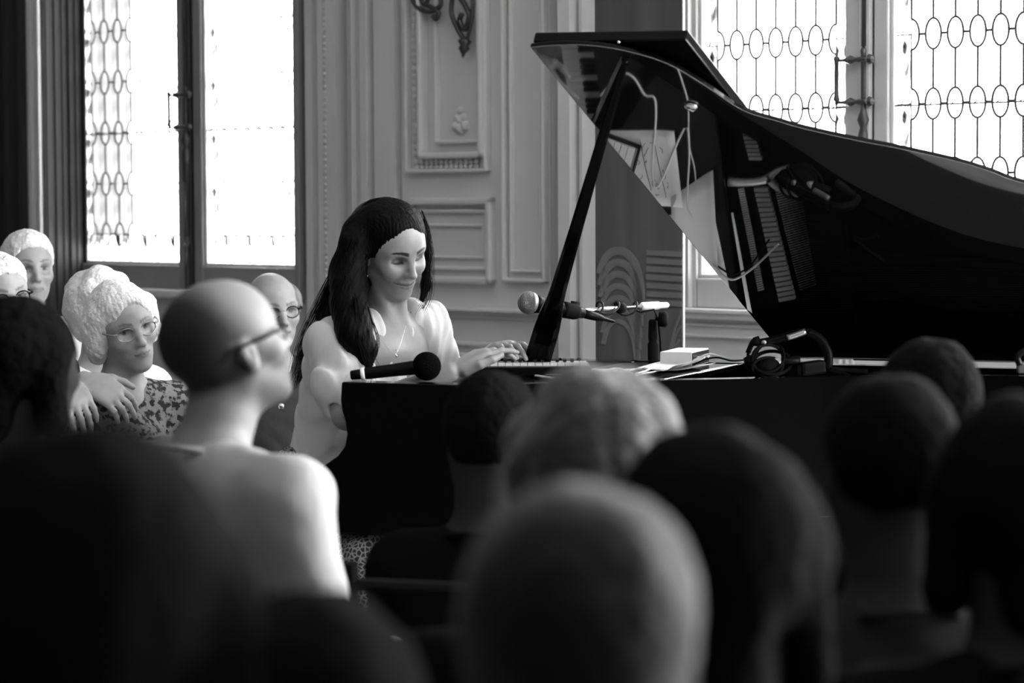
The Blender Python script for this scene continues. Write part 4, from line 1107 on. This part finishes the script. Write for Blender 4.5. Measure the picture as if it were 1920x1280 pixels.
# ================================================================== THE AUDIENCE
# seen beyond, facing the piano (and the camera)
person('white-haired man at the far end, beside the dark curtain, wearing a white shirt', 52, 505, 8.3, -62, 2, 0, 'short', 'hair_white', 'shirt_white', res=.005, body_az=-50, who='white-haired man by the curtain', collar=True)
person('white-haired person with glasses, cut off by the picture edge below the curtain', -2, 556, 7.3, -55, -2, 8, 'short', 'hair_white', 'cloth_grey', res=.005, gl='black_plastic', who='white-haired person with glasses at the picture edge')
person('person with fluffy white hair hidden behind the woman in the animal-print blouse', 196, 592, 7.7, -48, 0, 6, 'fluffy', 'hair_white', 'shirt_white', res=.006, who='fluffy-haired person behind the animal-print blouse')
r, hh, bb = person('elderly woman with white hair and glasses, head tilted, in an animal-print blouse with folded hands', 232, 612, 6.95, -58, -6, 16, 'wavy', 'hair_white', 'print_blouse', res=.0045, gl='grey_metal', female=True,
       body_az=-60, hands=(pt(150, 712, 6.74), (.6, -.3, -.45), (.2, -.7, .6)), who='woman in the animal-print blouse')
r, hh, bb = person('balding man with round glasses and a dark jacket, behind the bald man', 512, 582, 8.2, -65, -2, 4, 'fringe', 'hair_silver', 'jacket_dark', res=.005, gl='black_plastic', shw=.2, who='balding man in the dark jacket')
mb = MB(); mb.ball(pt(527, 762, 7.93), [.010, .006, .012], 8); mb.build('badge', 'chrome', r, True)
# the bald man in the white T-shirt
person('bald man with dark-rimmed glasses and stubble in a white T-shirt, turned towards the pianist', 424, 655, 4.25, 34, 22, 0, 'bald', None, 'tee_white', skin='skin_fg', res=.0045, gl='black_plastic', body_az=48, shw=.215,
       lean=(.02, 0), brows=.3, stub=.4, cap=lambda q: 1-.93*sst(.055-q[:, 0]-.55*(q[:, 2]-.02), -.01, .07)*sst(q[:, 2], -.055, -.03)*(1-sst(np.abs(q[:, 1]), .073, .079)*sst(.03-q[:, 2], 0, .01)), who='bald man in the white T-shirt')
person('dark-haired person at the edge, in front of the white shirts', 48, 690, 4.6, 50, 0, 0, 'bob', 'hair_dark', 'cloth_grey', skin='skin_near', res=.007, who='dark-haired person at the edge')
# near rows, out of focus
def near(label, cx, top, D, az, hair, hm, shirt='cloth_dark', who=None, **k):
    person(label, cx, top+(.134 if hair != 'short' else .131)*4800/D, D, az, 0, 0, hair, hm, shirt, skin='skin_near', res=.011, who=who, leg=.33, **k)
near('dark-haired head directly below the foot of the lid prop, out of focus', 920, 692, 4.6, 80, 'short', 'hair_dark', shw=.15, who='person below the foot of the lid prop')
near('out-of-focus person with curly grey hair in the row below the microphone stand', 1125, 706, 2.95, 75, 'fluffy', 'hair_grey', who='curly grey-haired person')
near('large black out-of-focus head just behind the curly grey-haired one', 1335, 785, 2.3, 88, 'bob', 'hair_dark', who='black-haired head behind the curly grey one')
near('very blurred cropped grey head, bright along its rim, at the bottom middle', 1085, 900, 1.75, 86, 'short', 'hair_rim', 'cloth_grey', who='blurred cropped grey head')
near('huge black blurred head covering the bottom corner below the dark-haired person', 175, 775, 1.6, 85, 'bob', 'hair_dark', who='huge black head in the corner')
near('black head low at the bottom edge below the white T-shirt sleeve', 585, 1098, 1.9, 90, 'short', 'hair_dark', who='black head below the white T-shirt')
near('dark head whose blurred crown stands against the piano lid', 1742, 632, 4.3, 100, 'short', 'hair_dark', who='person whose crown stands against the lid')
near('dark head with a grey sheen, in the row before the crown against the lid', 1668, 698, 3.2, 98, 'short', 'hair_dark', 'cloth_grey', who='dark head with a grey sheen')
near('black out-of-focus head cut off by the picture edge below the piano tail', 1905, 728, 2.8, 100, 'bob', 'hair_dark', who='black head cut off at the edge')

# ================================================================== THINGS ON AND AROUND THE PIANO
def blob(p): return np.asarray(p, float)
# wireless microphone lying on the arm of the piano
bc = pt(800, 693, 6.40); bc[2] = RT+.0365; tl = pt(657, 704, 6.40); tl[2] = RT+.0145
mic = empty('handheld_microphone', [bc[0], bc[1], RT], 'black handheld microphone with foam ball and white ring, lying on the piano arm', 'microphone')
d = nrm(tl-bc); L = np.linalg.norm(tl-bc)
mb = MB(); mb.ball(bc, .0365, 24); mb.build('windscreen', 'foam', mic, True)
mb = MB(); mb.lathe(bc+d*.03, tl-d*.036, [(0, .018), (.08, .0175), (.6, .0155), (.96, .0150), (1, .0135)], 20); mb.build('handle', 'black_plastic', mic, True)
mb = MB(); mb.lathe(tl-d*.036, tl-d*.026, [(0, .0158), (.2, .0165), (.8, .0165), (1, .0158)], 20); mb.build('ring', 'white_plastic', mic, True)
mb = MB(); mb.lathe(tl-d*.026, tl, [(0, .013), (.4, .0125), (.9, .0118), (1, .009)], 16); mb.build('antenna', 'black_plastic', mic, True)

# microphone on a boom stand behind the piano
DM = 7.0
fl = pt(1222, 600, 7.62); base = np.array([fl[0], fl[1], 0])
st = empty('microphone_stand', base, 'microphone boom stand with a pale boom wound with cable, behind the piano', 'microphone stand')
top = pt(1224, 606, 7.62)
mb = MB(); mb.tube([base+Z*.25, np.array([*base[:2], top[2]-.03])], .0095, 12); mb.build('pole', 'black_plastic', st, True)
for k in range(3):
    a = k*2.1+.4; mb = MB(); mb.tube([base+Z*.28, base+np.array([math.cos(a)*.22, math.sin(a)*.12, .012])], .009, 8); mb.build('leg', 'black_plastic', st, True)
mb = MB(); mb.lathe(top-Z*.14, top+Z*.012, [(0, .011), (.1, .015), (.5, .016), (.56, .012), (.62, .014), (.95, .013), (1, .009)], 14); mb.build('clutch', 'black_rubber', st, True)
be = pt(1252, 572, 7.72); b1 = pt(1204, 574, 7.60); b2 = pt(1098, 582, 7.05)
mb = MB(); mb.tube([b1, b2], .0068, 12); mb.build('boom', 'chrome', st, True)
mb = MB(); mb.lathe(b1+(b1-b2)*-.02, be, [(0, .0085), (.06, .0125), (.62, .0125), (.66, .0095), (.95, .0095), (1, .006)], 14); mb.build('counterweight', 'white_plastic', st, True)
kb = pt(1229, 598, 7.60); mb = MB(); mb.lathe(kb, kb+nrm([1, -.25, 0])*.036, [(0, .006), (.3, .006), (.35, .022), (.8, .024), (1, .019)], 18); mb.build('knob', 'black_rubber', st, True)
m1 = b1+(b2-b1)*.40; db = nrm(b2-b1); mb = MB(); mb.lathe(m1-db*.02, m1+db*.02, [(0, .012), (.2, .016), (.8, .016), (1, .012)], 12); mb.build('boom_clip', 'black_rubber', st, True)
mb = MB(); n = 90; w0 = b2; w1 = b1
u1 = nrm(np.cross(db, Z)); u2 = np.cross(db, u1); P = []
for i in range(n):
    t = i/(n-1); ph = t*2*math.pi*3.2; loose = .012+.010*abs(math.sin(t*7)); P.append(w0+(w1-w0)*t+(u1*math.cos(ph)+u2*math.sin(ph))*loose)
P += [pt(1226, 580, 7.6), pt(1234, 600, 7.6), pt(1238, 640, 7.62), np.array([*pt(1241, 680, 7.64)[:2], .85])]
mb.tube(P, .0032, 6); mb.build('cable', 'black_plastic', st, True)
mc = empty('boom_microphone', pt(1060, 580, 7.0), 'black vocal microphone with silver mesh head held by the boom stand', 'microphone')
h0 = pt(990, 567, 6.90); h1 = pt(1092, 587, 7.03); h2 = pt(1152, 603, 7.10); dm = nrm(h1-h0)
mb = MB(); mb.ball(h0, [.029, .029, .031], 24); mb.build('mesh_head', 'grille', mc, True)
mb = MB(); mb.lathe(h0-dm*.001, h0+dm*.012, [(0, .0305), (.4, .0315), (1, .0300)], 24); mb.build('head_band', 'grey_metal', mc, True)
mb = MB(); mb.lathe(h0+dm*.012, h1, [(0, .028), (.12, .024), (.2, .022), (.6, .018), (1, .0145)], 20); mb.build('body_tube', 'black_plastic', mc, True)
mb = MB(); q = h0+(h1-h0)*.62; mb.lathe(q, q+dm*.055, [(0, .021), (.15, .023), (.85, .022), (1, .020)], 16); mb.box(q+dm*.05-Z*.0+np.array([0, 0, .012]), [dm, np.cross(dm, Z), Z], [.012, .006, .016]); mb.build('mic_clip', 'black_rubber', mc, True)
mb = MB(); mb.lathe(h1, h2, [(0, .0125), (.25, .0125), (.45, .011), (.62, .008), (.66, .0055), (.95, .0042), (1, .003)], 14); mb.build('connector', 'black_plastic', mc, True)

# small keyboard controller under the hands
kc = empty('keyboard_controller', atz(995, 703, RT), 'small keyboard controller with pale keys under the pianist\'s hands', 'keyboard')
p0 = atz(884, 704, RT); p1 = atz(1109, 703, RT); dx = nrm(p1-p0); Lk = np.linalg.norm(p1-p0); dy = nrm(np.cross(Z, dx)); cK = (p0+p1)/2+dy*.085
mb = MB(); mb.box(cK+Z*.0105, [dx, dy, Z], [Lk/2, .085, .0105]); mb.build('casing', 'black_plastic', kc, bevel=.003)
mb = MB(); mb.box(cK+Z*.0225-dy*.0, [dx, dy, Z], [Lk/2-.004, .080, .0015]); mb.build('top_plate', 'grey_metal', kc)
nk2 = 15; kw = (Lk-.02)/nk2
mb = MB(); mb.box([0, 0, 0], [dx, dy, Z], [kw/2-.0009, .048, .0035]); t1 = mb.build('white_key', 'white_plastic', bevel=.001); t1m = t1.data; bpy.data.objects.remove(t1)
mb = MB(); mb.box([0, 0, 0], [dx, dy, Z], [.0045, .028, .004]); t2 = mb.build('black_key', 'ebony'); t2m = t2.data; bpy.data.objects.remove(t2)
for i in range(nk2):
    link_mesh('white_key', t1m, kc, p0+dx*(.01+(i+.5)*kw)+dy*.052+Z*.0275)
    if i % 7 not in (2, 6) and i < nk2-1: link_mesh('black_key', t2m, kc, p0+dx*(.01+(i+1)*kw)+dy*.070+Z*.034)
for i in range(6):
    mb = MB(); c = p0+dx*(.03+i*.05)+dy*.135+Z*.026; mb.lathe(c-Z*.003, c+Z*.010, [(0, .007), (.8, .006), (1, .004)], 10); mb.build('control_knob', 'black_rubber', kc, True)

# pale box of electronics
cn = atz(1297, 688, RT); l1 = nrm([-.95, .30, 0]); l2 = nrm([.30, .95, 0])
bx = empty('pale_box', cn+l1*.044+l2*.1, 'small pale metal box with cables plugged into its dark side, on the piano', 'box')
mb = MB(); mb.hexa([cn, cn+l1*.088, cn+l1*.088+l2*.20, cn+l2*.20], [q+Z*.040 for q in (cn, cn+l1*.088, cn+l1*.088+l2*.20, cn+l2*.20)]); mb.build('casing', 'box_pale', bx, bevel=.002)
rn = -l1
mb = MB(); mb.hexa([cn+rn*.0005+l2*.004+Z*.003, cn+rn*.002+l2*.004+Z*.003, cn+rn*.002+l2*.196+Z*.003, cn+rn*.0005+l2*.196+Z*.003], [q+Z*.034 for q in (cn+rn*.0005+l2*.004+Z*.003, cn+rn*.002+l2*.004+Z*.003, cn+rn*.002+l2*.196+Z*.003, cn+rn*.0005+l2*.196+Z*.003)])
mb.build('side_panel', 'black_plastic', bx)
for i in range(3):
    mb = MB(); c = cn+rn*.002+l2*(.04+.055*i)+Z*.018; mb.lathe(c, c+rn*.012, [(0, .008), (.5, .009), (1, .006)], 10); mb.build('socket', 'steel', bx, True)

# papers
def sheet(name, q, m='paper', curl=0., z=RT+.0012, label=None, n=8, group=None):
    q = [np.array([p[0], p[1], z]) for p in q]; V = []
    for i in range(n+1):
        for j in range(n+1):
            s, t = i/n, j/n; p = (q[0]*(1-s)+q[1]*s)*(1-t)+(q[3]*(1-s)+q[2]*s)*t
            V.append(p+Z*(.0012*math.sin(s*5+t*3)+.0012+curl*max(0, s-.75)**1.5*4+curl*max(0, t-.8)**1.5*2))
    F = [(i*(n+1)+j, (i+1)*(n+1)+j, (i+1)*(n+1)+j+1, i*(n+1)+j+1) for i in range(n) for j in range(n)]
    mb = MB(); mb.add(V, F); root = empty(name, (q[0]+q[2])/2, label, 'paper'); o = mb.build('sheet', m, root, True)
    sm = o.modifiers.new('thick', 'SOLIDIFY'); sm.thickness = .0006; return root
tr = RF(1266, 243, RT); br = RF(1283, 385, RT); w_ = br-tr; lt = nrm(np.cross(w_, Z)); lt = lt if lt@a_ < 0 else -lt
s1 = sheet('handwritten_sheet', [tr+lt*.21, tr, br, br+lt*.20], curl=.02, label='handwritten music sheet on the piano, mirrored in the open lid under the prop')
ink = MB(); zi = RT+.0042
def inkline(px, r=.0012): ink.tube([RF(x, y, zi) for x, y in px], r, 3, flat=.3)
for L_ in ([(1168, 262), (1176, 300), (1192, 352)], [(1200, 262), (1208, 305), (1221, 357)], [(1224, 254), (1234, 305), (1249, 370)], [(1246, 252), (1262, 310), (1276, 366)]): inkline(smooth_path(L_, 12))
rs = np.random.RandomState(11)
for (x, y) in ((1210, 268), (1212, 300), (1216, 276), (1196, 298), (1204, 328), (1236, 276), (1228, 262), (1243, 318), (1228, 338), (1236, 344), (1250, 342), (1252, 262), (1256, 285), (1258, 300), (1236, 366), (1262, 352), (1266, 330), (1186, 316), (1180, 285), (1190, 270)):
    P = [(x, y)]
    for i in range(rs.randint(4, 8)): P.append((P[-1][0]+rs.uniform(-3.5, 3.5), P[-1][1]+rs.uniform(-1.5, 5)))
    inkline(smooth_path([(a, b, 0) for a, b in P], 14)[:, :2], .0010)
tag(ink.build('handwriting', 'ink', s1), kind='stuff')
q0 = RF(1250, 402, RT); q1 = RF(1340, 400, RT); q2 = RF(1370, 540, RT); q3 = q2+(q0-q1)
s2 = sheet('printed_sheet', [q0, q1, q2, q3], curl=.01, label='printed sheet on the piano beside the handwritten one, mirrored low in the lid')
ink = MB()
for k in range(4):
    a, b = (1336-k*3, 442+k*6), (1354-k*4, 500-k*5); n = 12
    for i in range(n):
        if rs.rand() < .85: ink.tube([RF(*lerp2(a, b, i/n), zi), RF(*lerp2(a, b, (i+.6)/n), zi)], .0005, 3, flat=.3)
a, b = (1306, 430), (1322, 500)
for i in range(14): ink.tube([RF(*lerp2(a, b, i/14), zi), RF(*lerp2(a, b, (i+.5)/14), zi)], .0004, 3, flat=.3)
tag(ink.build('print', 'ink', s2), kind='stuff')
pp = [atz(1190, 697, RT), atz(1262, 703, RT), atz(1334, 684, RT), atz(1250, 681, RT)]
sheet('loose_sheet', pp, curl=.03, label='loose white sheet lying before the pale metal box on the piano', z=RT+.008)
sheet('paper_strip', [RF(x, y, RT) for x, y in ((1371, 398), (1375, 398), (1411, 586), (1402, 580))], z=RT+.002, label='narrow folded white paper strip on the piano mirrored beside the tuning pins')

# cables
def cable(name, pts, r, m, label, n=50, parent=None):
    mb = MB(); mb.tube(smooth_path(pts, n), r, 7); o = mb.build(name, m, parent, True)
    if parent is None: tag(o, label, 'cable')
    return o
zc = RT+.006
cable('white_cable', [atz(x, y, zc) for x, y in ((1004, 704), (1035, 708), (1062, 708), (1092, 706), (1112, 706), (1125, 703))]+[atz(x, y, zc+.004) for x, y in ((1142, 693), (1162, 691), (1186, 700), (1206, 697), (1224, 690), (1240, 688))], .0030, 'white_cable', 'thin white cable snaking from the keyboard controller across the piano top')
cable('white_cable', [RF(x, y, zc) for x, y in ((1268, 120), (1278, 150), (1290, 195), (1292, 270), (1303, 320), (1307, 395))], .0022, 'white_cable', 'thin white cable mirrored as a long curved line in the lid')
cable('grey_cable', [pt(1300, 676, 6.84), pt(1312, 670, 6.84), pt(1330, 664, 6.85), pt(1350, 668, 6.85), pt(1380, 674, 6.80), pt(1420, 670, 6.7)], .0030, 'white_cable', 'pale cable looping out of the pale box')
cable('grey_cable', [pt(1300, 684, 6.84), pt(1322, 674, 6.84), pt(1345, 670, 6.84), pt(1372, 676, 6.8), pt(1400, 674, 6.7)], .0026, 'black_plastic', 'black cable leaving the pale box next to the pale one')

# microphone clamp with coiled cable on the rim
DC = 6.50
cl = empty('microphone_clamp', [*atz(1480, 706, RT)[:2], RT], 'black microphone clamp with coiled cables on the piano rim, below the lid corner', 'clamp')
Q = lambda x, y, D=DC: pt(x, y, D)
mb = MB(); mb.tube(smooth_path([Q(1402, 662), Q(1412, 640), Q(1424, 634)], 8), .007, 8); mb.build('tip', 'black_plastic', cl, True)
mb = MB(); mb.tube(smooth_path([Q(1418, 644), Q(1450, 638), Q(1484, 628), Q(1512, 622)], 12), [.012]*12 if False else .011, 10); mb.build('arm', 'black_plastic', cl, True)
mb = MB(); mb.ball(Q(1417, 640, DC-.01), .012, 12); mb.build('joint', 'black_rubber', cl, True)
mb = MB(); mb.lathe(Q(1432, 642, DC-.02), Q(1433, 642, DC), [(0, .005), (.1, .0065), (1, .0065)], 12); mb.build('screw', 'grey_metal', cl, True)
mb = MB(); mb.tube(smooth_path([Q(1476, 633, DC-.02), Q(1492, 628, DC-.02), Q(1510, 621, DC-.02)], 8), .008, 10); mb.build('lever', 'grey_metal', cl, True)
for cx, cy, rx, ry, rr in ((1440, 672, 30, 26, .0045), (1442, 676, 27, 33, .0045), (1436, 668, 34, 30, .004), (1448, 680, 36, 22, .005), (1440, 690, 30, 20, .004)):
    mb = MB(); mb.tube([Q(cx+rx*math.cos(a), cy+ry*math.sin(a), DC+.03*math.sin(a+cx)) for a in np.linspace(0, 2*math.pi, 26, endpoint=False)], rr, 6, closed=True); mb.build('cable_loop', 'black_rubber', cl, True)
mb = MB(); mb.ball(Q(1440, 688), [.034, .03, .026], 14); mb.build('coil_core', 'black_rubber', cl, True)
mb = MB(); mb.lathe(Q(1400, 668), Q(1412, 690), [(0, .010), (.5, .016), (1, .010)], 12); mb.build('plug', 'black_plastic', cl, True)
mb = MB(); mb.lathe(Q(1452, 677), Q(1464, 677), [(0, .009), (1, .010)], 12); mb.build('ring', 'white_plastic', cl, True)
mb = MB(); mb.lathe(Q(1464, 677), Q(1500, 676), [(0, .010), (.2, .012), (1, .012)], 12); mb.build('capsule', 'black_plastic', cl, True)
mb = MB(); mb.box(Q(1522, 690), [nrm([1, .3, .1]), nrm([-.3, 1, 0]), Z], [.034, .02, .018]); mb.build('jaw', 'black_plastic', cl, bevel=.008)
mb = MB(); mb.tube(smooth_path([Q(1512, 622), Q(1536, 634), Q(1552, 660), Q(1553, 690)], 12), .012, 10); mb.build('bracket', 'black_plastic', cl, True)
for pts in ([Q(1555, 690, 6.62), Q(1585, 694, 6.64), Q(1625, 696, 6.66)], [Q(1552, 694, 6.62), Q(1580, 700, 6.62), Q(1602, 712, 6.60)]):
    mb = MB(); mb.tube(smooth_path(pts, 10), [.007]*len(smooth_path(pts, 10)), 6); mb.build('cable', 'black_rubber', cl, True)
c2 = empty('microphone_clamp', [*atz(1912, 700, RT)[:2], RT], 'small dark clamp on the piano tail at the picture edge', 'clamp')
mb = MB(); mb.tube(smooth_path([pt(1925, 655, 6.1), pt(1908, 668, 6.1), pt(1912, 685, 6.1)], 10), .008, 8); mb.build('arm', 'black_plastic', c2, True)
mb = MB(); c = atz(1916, 700, RT); mb.box(c+Z*.014, [X, Y, Z], [.012, .015, .014]); mb.build('foot', 'grey_metal', c2, bevel=.003)

# low stool glimpsed beneath the piano
b = pt(838, 1062, 7.7); so = empty('stool', [b[0], b[1], 0], 'low stool with two pale slats, glimpsed beneath the piano', 'stool')
for i, (x0, x1, y) in enumerate(((818, 872, 1052), (804, 852, 1070))):
    p, q = pt(x0, y+3, 7.7), pt(x1, y-3, 7.75); mb = MB(); mb.box((p+q)/2, [nrm(q-p), Y, Z], [np.linalg.norm(q-p)/2, .03, .007]); mb.build('slat', 'box_pale', so, bevel=.003)
for i in (-1, 1):
    mb = MB(); mb.tube([[b[0]+i*.035, b[1], 0], [b[0]+i*.03, b[1], b[2]]], .012, 8); mb.build('leg', 'chair_wood', so)

for o in bpy.data.objects:
    if '_o' in o: del o['_o']
